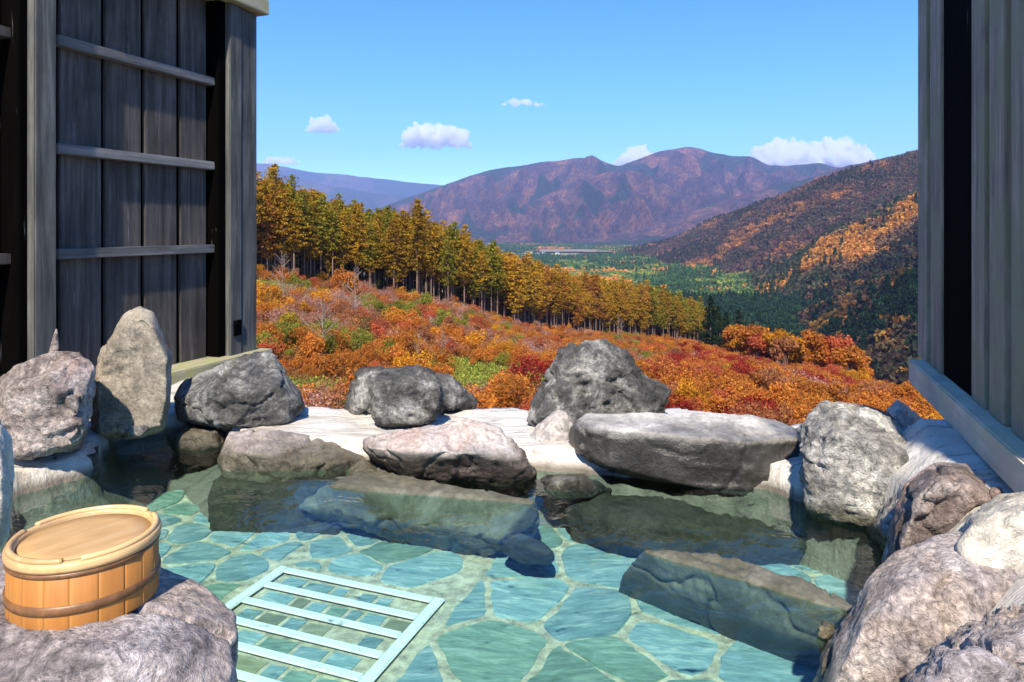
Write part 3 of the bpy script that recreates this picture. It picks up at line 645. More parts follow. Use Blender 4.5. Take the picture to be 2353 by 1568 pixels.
mesh_obj('post_shade_side', box_mesh('post_shade_side', along(484, 0.10), e0 - 0.003, 0.035, 0.19, 0.12, 2.60, 0.004), M['blackwood'], lw)  # black piece painting the unlit side of the end post
mesh_obj('latch_plate', box_mesh('latch_plate', along(536), along(552), -0.012, -0.001, 0.30, 0.40, 0.002), M['blackwood'], lw)
mesh_obj('cap_beam', box_mesh('cap_beam', along(120), along(614, -0.03), -0.05, 0.22, 2.462, 2.565, 0.006), M['sill'], lw)
mesh_obj('base_plank', box_mesh('base_plank', along(300, -0.06), along(626, -0.07), -0.075, 0.17, 0.09, 0.175, 0.006, 0.003), M['sill'], lw)

dw = empty('dark_wall', (AX, AY, 0), ANG)  # boards carry the darkness of the interior in their colour
tag(dw, 'board wall coloured black to stand for deep shade at the far left', 'wall')
xs = np.linspace(along(78) - 4.4, along(78) - 0.004, 23)
for a, b in zip(xs[:-1], xs[1:]):
    mesh_obj('board', box_mesh('board', a + 0.006, b - 0.006, 0.18 + random.uniform(0, 0.02), 0.215, 0.02, 2.8, 0.003), M['blackwood'], dw)
for z in (1.90, 0.83):
    mesh_obj('rail', box_mesh('rail', along(78) - 4.4, along(40, 0.12), 0.11, 0.178, z, z + 0.05, 0.004), M['wood'], dw)
mesh_obj('corner_post', box_mesh('corner_post', along(42, 0.06), along(79, 0.02) , 0.05, 0.179, 0.02, 2.8, 0.004), M['blackwood'], dw)

# ------------------------------------------------------------------ right wooden wall
BX, BY = 1.764, 3.1
rw = empty('slatted_wall', (BX, BY, 0), ANG)
tag(rw, 'grey slatted board wall on a thick pale sill on the right', 'wall')
RB = lambda x: along(x, -0.055, BX, BY)
mesh_obj('sill', box_mesh('sill', -1.6, 0.0, -0.26, 0.0, 0.315, 0.42, 0.006), M['greysill'], rw)
seg = [(2109, 2129, 0, 'batten'), (2137, 2162, 0.0, 'batten'), (2232, 2262, 0, 'batten'), (2273, 2307, 0, 'batten'), (2323, 2362, 0, 'batten')]
for a, b, q, mt in seg:
    x0, x1 = sorted((RB(a), RB(b)))
    mesh_obj('slat', box_mesh('slat', x0, x1, -0.085, -0.055, 0.421, 2.2, 0.003), M[mt], rw)
x = min(RB(2362), RB(2323)) - 0.03
while x > -1.5:
    mesh_obj('slat', box_mesh('slat', x - 0.13, x, -0.085, -0.055, 0.421, 2.2, 0.003), M['batten'], rw); x -= 0.165
mesh_obj('backing_board', box_mesh('backing_board', -1.58, RB(2118), -0.135, -0.1, 0.421, 2.2, 0.002), M['blackwood'], rw)  # black sheet stands in for the shade between the slats
x0, x1 = sorted((RB(2163), RB(2231)))
mesh_obj('dark_post', box_mesh('dark_post', x0 + 0.004, x1 - 0.004, -0.10, -0.062, 0.421, 2.2, 0.003), M['blackwood'], rw)  # shade on this post is put into its black colour

# ------------------------------------------------------------------ terrain
PROF = {
 -1.3: [(3.7, -1.6), (8, -3), (15, -5.2), (25, -7.2), (45, -8), (60, -5), (120, 10), (200, 30), (400, 60), (800, 40), (1600, -20), (3000, -90), (4800, -105)],
 -.7: [(3.7, -1.6), (8, -3), (15, -5.2), (25, -7.6), (45, -9), (60, -8), (120, -3), (200, 5), (400, 0), (800, -40), (1600, -90), (2500, -105), (4800, -105)],
 -.36: [(3.7, -1.6), (8, -3), (15, -5.2), (25, -7.8), (45, -9.6), (60, -9.3), (90, -8.6), (122, -7.4), (180, -6), (300, -15), (500, -60), (900, -105), (4800, -105)],
 -.235: [(3.7, -1.6), (8, -3), (15, -5.2), (25, -7.8), (45, -9.8), (60, -9.8), (90, -10), (140, -11.2), (200, -13), (300, -30), (500, -80), (800, -105), (4800, -105)],
 -.11: [(3.7, -1.6), (8, -3), (15, -5.2), (25, -7.8), (45, -10), (60, -10.5), (100, -12.3), (152, -14.7), (210, -20), (300, -42), (500, -95), (700, -105), (4800, -105)],
 .015: [(3.7, -1.6), (8, -3), (15, -5.2), (25, -7.8), (45, -10.2), (60, -11.6), (100, -16), (186, -24.6), (240, -33), (350, -60), (550, -105), (4800, -105)],
 .14: [(3.7, -1.6), (8, -3), (15, -5.2), (25, -7.8), (45, -10.6), (60, -12.2), (120, -20.5), (240, -35), (300, -46), (420, -80), (600, -105), (4800, -105)],
 .2: [(3.7, -1.6), (8, -3), (15, -5.2), (25, -7.9), (45, -11), (60, -12.6), (120, -21.5), (262, -39), (320, -52), (450, -90), (600, -105), (2100, -105), (2600, -70), (3200, -100), (4800, -105)],
 .29: [(3.7, -1.6), (8, -3), (15, -5.2), (25, -7.9), (45, -11.2), (60, -12.9), (120, -22.3), (200, -34), (320, -53), (400, -75), (550, -105), (1600, -105), (2250, 35), (2900, -30), (4800, -105)],
 .33: [(3.7, -1.6), (8, -3), (15, -5.2), (25, -7.9), (45, -11.3), (60, -13), (120, -23), (180, -32), (240, -48), (350, -85), (480, -105), (1350, -104), (2000, 55), (2700, 10), (4800, -105)],
 .40: [(3.7, -1.6), (8, -3), (15, -5.2), (25, -8), (45, -11.4), (60, -13.4), (110, -22.5), (160, -32), (220, -52), (320, -88), (450, -105), (900, -104), (1100, -62), (1230, -78), (1850, 95), (2600, 50), (4800, -100)],
 .45: [(3.7, -1.6), (8, -3), (15, -5.2), (25, -8), (45, -11.6), (60, -13.6), (110, -22.7), (150, -31), (210, -55), (320, -92), (450, -100), (650, -78), (790, -100), (1050, -10), (1230, -62), (1700, 128), (2400, 90), (4800, -60)],
 .52: [(3.7, -1.6), (8, -3), (15, -5.2), (25, -8.1), (45, -12), (60, -14.4), (100, -22.5), (140, -32), (200, -58), (320, -90), (430, -90), (600, -50), (770, -92), (1000, 24), (1200, -30), (1650, 154), (2400, 120), (4800, 0)],
 .585: [(3.7, -1.6), (8, -3), (15, -5.2), (25, -8.2), (45, -12.4), (60, -15), (90, -21.5), (130, -33), (200, -60), (300, -84), (400, -75), (550, -26), (730, -80), (950, 52), (1170, -5), (1600, 175), (2400, 150), (4800, 50)],
 .75: [(3.7, -1.6), (8, -3), (15, -5.2), (25, -8.4), (45, -13), (60, -16), (90, -24), (200, -60), (300, -70), (450, -20), (700, 30), (950, 120), (1500, 240), (2400, 220), (4800, 100)],
 1.5: [(3.7, -1.6), (8, -3), (15, -5.2), (25, -9), (45, -14), (60, -18), (100, -28), (200, -45), (400, 10), (900, 200), (1500, 300), (2400, 280), (4800, 150)],
}
us = np.array(sorted(PROF)); NLY = 260
LY = np.linspace(math.log(3.7), math.log(4800), NLY)
ZP = np.array([np.interp(LY, [math.log(a) for a, b in PROF[u]], [b for a, b in PROF[u]]) for u in us])
k7 = np.array([1, 2, 3, 2, 1.]); k7 /= k7.sum()
ZP = np.array([np.convolve(np.pad(r, 2, mode='edge'), k7, 'valid') for r in ZP])
UG = np.linspace(-1.3, 1.5, 281)
ZG = np.array([np.interp(UG, us, ZP[:, j]) for j in range(NLY)])        # (NLY, nu)
ZG = np.array([np.convolve(np.pad(r, 2, mode='edge'), k7, 'valid') for r in ZG])
_U, _L = np.meshgrid(UG, LY); _Y = np.exp(_L); _X = _U * _Y
ZG = ZG + np.clip(_Y, 0, 300) * 0.004 * n2(_X, _Y, 1 / 14.0, 61) + np.where(_Y > 330, 1, 0) * np.clip((_Y - 330) / 500, 0, 1) * 9 * n2(_X, _Y, 1 / 130.0, 62) * np.clip((ZG + 110) / 40, 0.1, 1)
def terr(X, Y):
    X = np.asarray(X, float); Y = np.asarray(Y, float)
    u = np.clip((X / Y - UG[0]) / (UG[1] - UG[0]), 0, len(UG) - 1.001); l = np.clip((np.log(Y) - LY[0]) / (LY[1] - LY[0]), 0, NLY - 1.001)
    i, j = l.astype(int), u.astype(int); fi, fj = l - i, u - j
    return (ZG[i, j] * (1 - fi) * (1 - fj) + ZG[i + 1, j] * fi * (1 - fj) + ZG[i, j + 1] * (1 - fi) * fj + ZG[i + 1, j + 1] * fi * fj)
def ground_at(x, y, y0=30.0, y1=600.0):     # first place on the ground that shows at a picture position
    u = (x - CX) / FPX; Ys = np.exp(np.linspace(math.log(y0), math.log(y1), 900))
    yy = HY + (EYE - terr(u * Ys, Ys)) / Ys * FPX
    k = np.argmax(yy <= y)
    return u * Ys[k], Ys[k], float(terr(u * Ys[k], Ys[k]))

def ground_mat():
    m = NT('autumn_ground')
    pos = m.n('NewGeometry').outputs['Position']
    a = m.n('TexNoise', {'Vector': pos, 'Scale': 0.09, 'Detail': 6.0, 'Roughness': 0.6}).outputs[0]
    b = m.n('TexNoise', {'Vector': pos, 'Scale': 1.6, 'Detail': 6.0, 'Roughness': 0.7}).outputs[0]
    c = m.ramp(b, [(0.3, (0.10, 0.045, 0.025)), (0.5, (0.20, 0.10, 0.055)), (0.7, (0.30, 0.18, 0.09))])
    c = m.mix(m.ramp(a, [(0.56, (0, 0, 0)), (0.64, (1, 1, 1))]), c, (0.22, 0.24, 0.07))
    y = m.n('SeparateXYZ', {0: pos}).outputs[1]
    far = m.n('MapRange', {0: y, 1: 250.0, 2: 420.0, 3: 0.0, 4: 1.0}).outputs[0]
    fc = m.ramp(m.n('TexNoise', {'Vector': pos, 'Scale': 0.012, 'Detail': 8.0, 'Roughness': 0.65}).outputs[0], [(0.35, (0.03, 0.035, 0.015)), (0.55, (0.06, 0.045, 0.02)), (0.7, (0.12, 0.06, 0.025))])
    c = m.mix(far, c, fc)
    bp = m.n('Bump', {'Height': b, 'Strength': 0.6, 'Distance': 0.4}).outputs[0]
    return m.done(m.n('BsdfPrincipled', {'Base Color': c, 'Roughness': 0.95, 'Normal': bp}).outputs[0])
idx = np.arange(_X.size).reshape(_X.shape)
F = np.stack([idx[:-1, :-1], idx[:-1, 1:], idx[1:, 1:], idx[1:, :-1]], -1).reshape(-1, 4)
me = mesh_np('ground', np.stack([_X, _Y, ZG], -1).reshape(-1, 3), F); smooth(me)
tag(mesh_obj('ground', me, ground_mat()), 'hillside and valley floor below the bath', kind='structure')
me = mesh_np('valley_floor', [(-30000, -3000, -113), (30000, -3000, -113), (30000, 40000, -113), (-30000, 40000, -113)], [(0, 1, 2, 3)])
tag(mesh_obj('valley_floor', me, M['field']), kind='structure')

# ------------------------------------------------------------------ far mountains
def mountain_mat(name, cols, orange, sc_):
    m = NT(name)
    pos = m.n('NewGeometry').outputs['Position']
    a = m.n('TexNoise', {'Vector': pos, 'Scale': sc_, 'Detail': 9.0, 'Roughness': 0.62}).outputs[0]
    c = m.ramp(a, [(0.32, cols[0]), (0.5, cols[1]), (0.66, cols[2])])
    d = m.n('TexNoise', {'Vector': pos, 'Scale': sc_ * 0.35, 'Detail': 4.0}).outputs[0]
    c = m.mix(m.ramp(d, [(0.54, (0, 0, 0)), (0.565, (1, 1, 1))]), c, (0.02, 0.036, 0.026))
    f = m.n('TexNoise', {'Vector': pos, 'Scale': 0.035, 'Detail': 6.0, 'Roughness': 0.75}).outputs[0]
    c = m.mix(0.75, c, m.ramp(f, [(0.38, (0.15, 0.15, 0.16)), (0.62, (2.3, 2.0, 1.8))]), 'MULTIPLY')
    bp = m.n('Bump', {'Height': f, 'Strength': 1.0, 'Distance': 60.0}).outputs[0]
    return m.done(m.n('BsdfPrincipled', {'Base Color': c, 'Roughness': 1.0, 'Normal': bp}).outputs[0])

def mountain(label, sky_pts, Yr, depth, mat, seed, spur_w=420.0, spur_h=0.32, skew=0.6, nu=420, nt=110, xr=(None, None)):
    xs = np.array([p[0] for p in sky_pts], float); ys = np.array([p[1] for p in sky_pts], float)
    px = np.linspace(xs[0], xs[-1], nu); py = np.interp(px, xs, ys)
    kk = np.ones(9) / 9; py = np.convolve(np.pad(py, 4, mode='edge'), kk, 'valid')
    X = (px - CX) / FPX * Yr; H = (HY - py) / FPX * Yr + EYE
    H = H + 10 * n2(X, X * 0, 1 / 160.0, seed, 4)
    T = np.linspace(-0.35, 1, nt)
    XX, TT = np.meshgrid(X, T); HH = np.meshgrid(H, T)[0]; base = -118.0
    rise = HH - base
    prof = np.where(TT >= 0, (1 - TT) ** 1.15, 1 + TT * 1.2)
    YY = Yr - depth * TT
    warp = 0.5 * spur_w * fbm(np.stack([XX / spur_w * .8, TT * 2.2, TT * 0], -1), 3, seed + 2)
    ph = (XX - skew * depth * TT + warp) / spur_w
    s1 = 1 - np.abs(2 * (ph + 0.35 * n2(XX, YY, 1 / 900.0, seed + 5) - np.floor(ph + 0.35 * n2(XX, YY, 1 / 900.0, seed + 5))) - 1)     # ridge lines running down
    p2 = (XX - skew * 0.6 * depth * TT) / spur_w * 2.7 + 1.1 * n2(XX, YY, 1 / 500.0, seed + 7)
    s2 = 1 - np.abs(2 * (p2 - np.floor(p2)) - 1)
    env = np.clip(TT / 0.28, 0, 1) * np.clip((1.02 - TT) / 0.25, 0, 1)
    Z = base + rise * prof + rise * spur_h * env * ((s1 - 0.6) + 0.28 * (s2 - 0.5)) + rise * 0.10 * env * fbm(np.stack([XX / 420, YY / 420, XX * 0], -1), 5, seed + 11)
    Z = np.maximum(Z, base)
    XX = XX * YY / Yr
    idx = np.arange(XX.size).reshape(XX.shape)
    F = np.stack([idx[:-1, :-1], idx[1:, :-1], idx[1:, 1:], idx[:-1, 1:]], -1).reshape(-1, 4)
    me = mesh_np('mountain', np.stack([XX, YY, Z], -1).reshape(-1, 3), F); smooth(me)
    return tag(mesh_obj('mountain', me, mat), label, kind='structure')
mm1 = mountain_mat('autumn_mountain', ((0.020, 0.014, 0.026), (0.085, 0.044, 0.056), (0.25, 0.115, 0.065)), 0.3, 0.004)
mm0 = mountain_mat('distant_range', ((0.04, 0.04, 0.04), (0.07, 0.06, 0.055), (0.10, 0.085, 0.07)), 0.1, 0.0015)
mountain('pale blue distant range behind the larch slope', [(-700, 330), (-100, 350), (300, 362), (520, 365), (593, 375), (640, 379), (700, 394), (745, 398), (790, 400), (840, 408), (880, 410), (930, 418), (1005, 424), (1100, 432), (1300, 440), (1700, 440), (2400, 430)], 14000, 2500, mm0, 31, 1400, 0.2, 0.3)
mountain('blue violet lower fold of the distant range behind the larch slope', [(-700, 370), (300, 385), (520, 388), (600, 392), (680, 405), (740, 425), (800, 432), (860, 445), (950, 452), (1050, 470), (1300, 500), (1700, 520)], 11500, 2000, mm0, 32, 1100, 0.2, 0.3)
mountain('tallest purple brown mountain in the middle distance', [(780, 540), (840, 500), (880, 476), (960, 445), (1060, 410), (1110, 393), (1170, 383), (1230, 376), (1280, 368), (1330, 363), (1365, 362), (1395, 372), (1418, 383), (1440, 375), (1480, 362), (1520, 346), (1560, 339), (1590, 337), (1615, 343), (1640, 352), (1680, 357), (1705, 358), (1730, 360), (1762, 380), (1800, 380), (1850, 378), (1885, 373), (1920, 385), (2050, 380), (2300, 370), (2700, 350)], 7000, 2300, mm1, 33, 400, 0.42, 0.5, 700, 150)
mountain('purple brown spur mountain in front of the tallest mountain', [(950, 556), (1060, 530), (1110, 512), (1160, 492), (1230, 460), (1290, 432), (1340, 410), (1400, 396), (1440, 392), (1490, 402), (1560, 440), (1620, 480), (1700, 530), (1760, 556)], 5600, 1300, mm1, 34, 250, 0.46, 0.6, 600, 140)
mountain('low purple foothill in front of the mountains on the right', [(1250, 556), (1330, 549), (1400, 537), (1480, 520), (1560, 492), (1650, 462), (1750, 434), (1850, 412), (1930, 385), (2050, 360), (2300, 330)], 4700, 1300, mm1, 35, 260, 0.2, 0.5, 500, 120)

# ------------------------------------------------------------------ plants
def leaf_cloud(cent, size, rg, tri=True, flat=0.0):
    n = len(cent); d1 = rg.normal(size=(n, 3)); d1[:, 2] *= (1 - flat); d1 /= np.linalg.norm(d1, axis=1)[:, None]
    d2 = rg.normal(size=(n, 3)); d2[:, 2] *= (1 - flat); d2 -= (d2 * d1).sum(1)[:, None] * d1; d2 /= np.linalg.norm(d2, axis=1)[:, None]
    s = (np.asarray(size) * rg.uniform(0.7, 1.35, n))[:, None]
    V = np.stack([cent - d1 * s * .6, cent + d2 * s * .5, cent + d1 * s * .7, cent - d2 * s * .45], 1).reshape(-1, 3)
    F = np.arange(4 * n).reshape(-1, 4)
    return V, F

def tube(path, radii, seg=5):
    V, F = [], []
    path = [Vector(p) for p in path]
    for i, p in enumerate(path):
        d = (path[min(i + 1, len(path) - 1)] - path[max(i - 1, 0)]).normalized()
        a = d.cross(Vector((0.31, 0.95, 0.05))).normalized(); b = d.cross(a)
        for k in range(seg):
            t_ = 2 * math.pi * k / seg; V.append(p + (a * math.cos(t_) + b * math.sin(t_)) * radii[i])
    for i in range(len(path) - 1):
        for k in range(seg):
            F.append((i * seg + k, i * seg + (k + 1) % seg, (i + 1) * seg + (k + 1) % seg, (i + 1) * seg + k))
    return [tuple(v) for v in V], F
def tubes_mesh(name, tubes):
    V, F = [], []
    for path, rad, seg in tubes:
        v, f = tube(path, rad, seg); o = len(V); V += v; F += [tuple(i + o for i in q) for q in f]
    return mesh_np(name, V, F)

def larch_protos(seed, H=18.0, low=0.40, spread=0.115, dens=1.0):
    rg = np.random.default_rng(seed); tub = [([(0, 0, -1.2), (0.05, 0, H * .5), (0, 0, H * .97)], [0.19, 0.13, 0.03], 6)]; C = []; Sz = []
    z = H * low
    while z < H * 0.985:
        f = (z - H * low) / (H * (1 - low)); r = H * spread * (0.35 + 0.9 * min(1, f * 3.5)) * (1 - f) ** 0.72 + 0.25
        for _ in range(4):
            a = rg.uniform(0, 6.283); rr = r * rg.uniform(0.45, 1.6); up = rg.uniform(-0.25, 0.10)
            e = np.array([math.cos(a) * rr, math.sin(a) * rr, z + up * rr])
            tub.append(([(0, 0, z), tuple(e)], [0.035, 0.01], 3))
            n = int(9 * dens * max(1.0, rr)); tt = rg.uniform(0.15, 1.05, n)
            c = np.array([0, 0, z]) + (e - np.array([0, 0, z])) * tt[:, None] + rg.normal(size=(n, 3)) * [0.22, 0.22, 0.13]
            C.append(c); Sz += [0.30] * n
        z += rg.uniform(0.28, 0.5)
    for _ in range(10):
        a = rg.uniform(0, 6.283); zz_ = rg.uniform(H * .02, H * low); rr = rg.uniform(.4, 1.2)
        tub.append(([(0, 0, zz_), (math.cos(a) * rr, math.sin(a) * rr, zz_ - .1 * rr)], [0.025, 0.008], 3))
    C = np.concatenate(C); V, F = leaf_cloud(C, np.array(Sz), rg, flat=0.35)
    me = mesh_np('crown', V, F); me.materials.append(M['leaf'])
    tr = tubes_mesh('trunk', tub); tr.materials.append(M['bark'])
    return tr, me

def bush_protos(seed, H=2.6, W=1.7, n=520, leaf=0.17, bare=0.0, tree=False):
    rg = np.random.default_rng(seed)
    nl = 9 if not tree else 16; lob = []
    for _ in range(nl):
        a = rg.uniform(0, 6.283); r = W * math.sqrt(rg.uniform(0, 1)) * 0.68; h = H * (rg.uniform(0.42, 0.82) if not tree else rg.uniform(0.45, 0.85))
        h *= 1 - 0.25 * (r / W) ** 2
        lob.append((math.cos(a) * r, math.sin(a) * r, h, W * rg.uniform(0.26, 0.46)))
    C = []
    for x, y, z, r in lob:
        k = n // nl; d = rg.normal(size=(k, 3)); d /= np.linalg.norm(d, axis=1)[:, None]; d *= (rg.uniform(0.35, 1, k) ** 0.5)[:, None]
        c = np.array([x, y, z]) + d * r * [1, 1, 0.85]; C.append(c[c[:, 2] > 0.1])
    C = np.concatenate(C)
    if not tree:
        k = n // 4; C = np.concatenate([C, np.stack([rg.normal(0, W * .4, k), rg.normal(0, W * .4, k), rg.uniform(0.1, H * .5, k)], -1)])
    V, F = leaf_cloud(C, leaf, rg)
    me = mesh_np('foliage', V, F); me.materials.append(M['leaf'])
    tub = []
    for x, y, z, r in lob:
        base_ = (0, 0, -0.4) if tree else (x * .15, y * .15, -0.3); rad = 0.13 if tree else 0.035
        mid = (x * .3, y * .3, z * .5)
        tub.append(([base_, mid, (x, y, z + r * .5)], [rad, rad * .6, rad * .15], 4))
        for _ in range(3):
            a = rg.uniform(0, 6.283); tub.append(([(x * .7, y * .7, z * .75), (x + math.cos(a) * r, y + math.sin(a) * r, z + r * rg.uniform(.2, .9))], [rad * .3, rad * .1], 3))
    st = tubes_mesh('stems', tub); st.materials.append(M['bark'])
    return st, me

def bare_protos(seed, H=4.0):
    rg = np.random.default_rng(seed); tub = [([(0, 0, -.3), (0.06, 0.03, H * .5), (-0.05, 0.05, H)], [0.034, 0.022, 0.008], 5)]
    for _ in range(26):
        z = rg.uniform(H * .25, H * .95); a = rg.uniform(0, 6.283); r = (H - z) * rg.uniform(.25, .5) + .15
        e = (math.cos(a) * r, math.sin(a) * r, z + r * .9)
        tub.append(([(0, 0, z), e], [0.018, 0.005], 3))
        for _ in range(2):
            b = a + rg.uniform(-.9, .9); q = r * .45
            tub.append(([((e[0]) * .6, e[1] * .6, z + r * .54), (e[0] * .6 + math.cos(b) * q, e[1] * .6 + math.sin(b) * q, z + r * .54 + q)], [0.01, 0.004], 3))
    st = tubes_mesh('trunk', tub); st.materials.append(M['palebark']); return st

protos = bpy.data.collections.new('plant_patterns')          # never linked to the scene
def pattern(name, meshes, mat=None):                          # joins trunk and crown into one pattern mesh for scattered plants
    V, F, MI = [], [], []; o = 0; mats = []
    for k, me in enumerate(meshes):
        n = len(me.vertices); co = np.empty(n * 3, np.float32); me.vertices.foreach_get('co', co); V.append(co.reshape(-1, 3))
        lp = np.empty(len(me.loops), np.int32); me.loops.foreach_get('vertex_index', lp); F.append(lp.reshape(-1, 4) + o); MI.append(np.full(len(me.polygons), k)); o += n
        mats.append(M['ileaf'] if me.materials[0] == M['leaf'] else me.materials[0])
    me = mesh_np(name, np.concatenate(V), np.concatenate(F))
    for mt in mats: me.materials.append(mt)
    me.polygons.foreach_set('material_index', np.concatenate(MI).astype(np.int32)); me.update()
    ob = bpy.data.objects.new(name, me); return ob

def scatter(name, label, pts, scl, rotz, which, tint, patterns):
    c = bpy.data.collections.new(name + '_patterns')
    for i, p in enumerate(patterns):
        p.name = '%02d_%s' % (i, p.name); c.objects.link(p)
    n = len(pts); me = bpy.data.meshes.new(name); me.vertices.add(n); me.vertices.foreach_set('co', np.asarray(pts, np.float32).ravel())
    a = me.attributes.new('scl', 'FLOAT_VECTOR', 'POINT'); a.data.foreach_set('vector', np.asarray(scl, np.float32).ravel())
    a = me.attributes.new('rot', 'FLOAT_VECTOR', 'POINT'); a.data.foreach_set('vector', np.stack([rotz * 0, rotz * 0, rotz], -1).astype(np.float32).ravel())
    a = me.attributes.new('which', 'INT', 'POINT'); a.data.foreach_set('value', np.asarray(which, np.int32))
    a = me.attributes.new('tint', 'FLOAT_COLOR', 'POINT'); a.data.foreach_set('color', np.concatenate([tint, np.ones((n, 1))], 1).astype(np.float32).ravel())
    ng = bpy.data.node_groups.new(name, 'GeometryNodeTree')
    ng.interface.new_socket('Geometry', in_out='INPUT', socket_type='NodeSocketGeometry'); ng.interface.new_socket('Geometry', in_out='OUTPUT', socket_type='NodeSocketGeometry')
    N = ng.nodes.new; gi, go, ip, ci = N('NodeGroupInput'), N('NodeGroupOutput'), N('GeometryNodeInstanceOnPoints'), N('GeometryNodeCollectionInfo')
    ci.inputs['Collection'].default_value = c; ci.inputs['Separate Children'].default_value = True; ci.inputs['Reset Children'].default_value = True
    ip.inputs['Pick Instance'].default_value = True
    def at(nm, ty):
        q = N('GeometryNodeInputNamedAttribute'); q.data_type = ty; q.inputs[0].default_value = nm; return q.outputs[0]
    lk = ng.links.new
    lk(gi.outputs[0], ip.inputs['Points']); lk(ci.outputs[0], ip.inputs['Instance']); lk(at('which', 'INT'), ip.inputs['Instance Index'])
    lk(at('rot', 'FLOAT_VECTOR'), ip.inputs['Rotation']); lk(at('scl', 'FLOAT_VECTOR'), ip.inputs['Scale']); lk(ip.outputs[0], go.inputs[0])
    o = bpy.data.objects.new(name, me); col.objects.link(o); md = o.modifiers.new('scatter', 'NODES'); md.node_group = ng
    return tag(o, label, kind='stuff')

def plant(name, stem_name, label, cat, group, xyz, scale, rot, stem, crown, color, sz=None):
    o = bpy.data.objects.new(name, None); o.empty_display_size = 0.5; col.objects.link(o)
    o.location = xyz; o.rotation_euler = (0, 0, rot); o.scale = (scale, scale, scale * (sz or 1)); tag(o, label, cat, group)
    a = bpy.data.objects.new(stem_name, stem); col.objects.link(a); a.parent = o
    if crown is not None:
        b = bpy.data.objects.new('crown', crown); col.objects.link(b); b.parent = o; b.color = (*color, 1)
    return o

# --- the larch stand on the left hillside
LF = [(300, 108), (480, 115), (600, 122), (700, 131), (800, 140), (900, 146), (1000, 148), (1100, 160), (1200, 174), (1300, 200), (1400, 220), (1500, 238), (1580, 262), (1640, 285)]
lfu = np.array([(x - CX) / FPX for x, _ in LF]); lfy = np.array([y for _, y in LF], float)
def front_y(u): return np.interp(u, lfu, lfy)
LARCH = [larch_protos(100 + i, 18.0, lo, sp, 1.15) for i, (lo, sp) in enumerate(((.38, .125), (.30, .135), (.46, .12), (.36, .14), (.22, .12), (.42, .13)))]
cand = []
for gxx in np.arange(-95, 115, 2.3):
    for gyy in np.arange(95, 400, 2.3):
        X = gxx + rng.uniform(-1.3, 1.3); Y = gyy + rng.uniform(-1.3, 1.3); u = X / Y
        if u < -.50 or u > .295: continue
        d = Y - front_y(u) - 4 * n2([X], [Y], 0.06, 77)[0]
        if 0 < d < 52: cand.append((d, X, Y))
cand = np.array(cand); cand = cand[np.argsort(cand[:, 0])]
def larch_tint(X, Y, r):
    u = X / Y; k = 0.5 + 0.5 * n2([X], [Y], 0.035, 78)[0] + r * 0.28
    green = np.array([0.25, 0.215, 0.022]); gold = np.array([0.46, 0.265, 0.022]); brown = np.array([0.42, 0.18, 0.028]); dark = np.array([0.045, 0.075, 0.02])
    if u > 0.20: base_ = green * 1.05 if k < 0.66 else gold * .8
    elif u > -0.02: base_ = gold if k < 0.55 else (brown if k < 0.85 else green)
    else: base_ = green if k < 0.40 else (gold * .85 if k < 0.8 else dark * 1.9 if k < 0.84 else brown)
    return base_ * rng.uniform(0.75, 1.2)
LN = {0: 'olive green larch of the hillside stand', 1: 'golden larch of the hillside stand', 2: 'rusty orange larch of the hillside stand'}
def larch_zone(u, d):
    w_ = ', next to the left wall' if u < -.28 else ', left part' if u < -.16 else ', middle part' if u < 0 else ', right of the middle' if u < .14 else ', low right end'
    return w_ + (', front row' if d < 5 else ', second row' if d < 9 else ', further in')
NI = 290
vis = cand[(cand[:, 1] / cand[:, 2] > -.37)]
ind = vis[:NI]; indset = set(map(tuple, ind))
rest = np.array([c for c in cand if tuple(c) not in indset])
for d, X, Y in ind:
    t_ = larch_tint(X, Y, rng.uniform(-1, 1)); st, cr = LARCH[rng.integers(len(LARCH))]; rat = t_[0] / t_[1]
    plant('larch_tree', 'trunk', LN[0 if rat < 1.15 else (1 if rat < 1.9 else 2)] + larch_zone(X / Y, d), 'tree', 'larches of the hillside stand', (X, Y, float(terr(X, Y))), rng.uniform(.75, 1.08), rng.uniform(0, 6.28), st, cr, t_, rng.uniform(.82, 1.15))
n = len(rest); s_ = rng.uniform(.85, 1.1, n)
scatter('larch_forest', 'mass of larches deeper in the hillside stand', np.stack([rest[:, 1], rest[:, 2], terr(rest[:, 1], rest[:, 2])], -1), np.stack([s_] * 3, -1), rng.uniform(0, 6.28, n), rng.integers(0, 6, n),
        np.array([larch_tint(a, b, rng.uniform(-1, 1)) for _, a, b in rest]), [pattern('larch', L) for L in LARCH])

# --- shrubs on the near slope
BUSH = [bush_protos(200 + i, h, w, n_, lf_) for i, (h, w, n_, lf_) in enumerate(((2.6, 1.7, 1300, .125), (3.1, 1.5, 1150, .12), (2.1, 1.9, 1250, .12), (2.8, 1.8, 1500, .115), (2.4, 1.4, 900, .13)))]
THIN = [bush_protos(230 + i, 2.4, 1.5, 330, .11) for i in range(3)]
PAL = {'orange': (0.52, 0.185, 0.035), 'red': (0.50, 0.12, 0.05), 'crimson': (0.32, 0.03, 0.025), 'rust': (0.40, 0.16, 0.07), 'gold': (0.60, 0.27, 0.025), 'olive': (0.25, 0.25, 0.04), 'mauve': (0.50, 0.26, 0.20)}
def clear_(X, Y):
    X = np.asarray(X, float); Y = np.asarray(Y, float); g = n2(X, Y, 0.055, 95)
    for x, y, r in ((720, 890, 3.6), (790, 905, 2.6), (850, 672, 8.0), (1160, 905, 2.5), (1010, 830, 2.2), (1080, 765, 6.0), (1150, 800, 3.0)):
        a, b, _ = ground_at(x, y); g = g + 0.42 * np.exp(-(((X - a) / (r * 1.5)) ** 2 + ((Y - b) / r) ** 2))
    return g
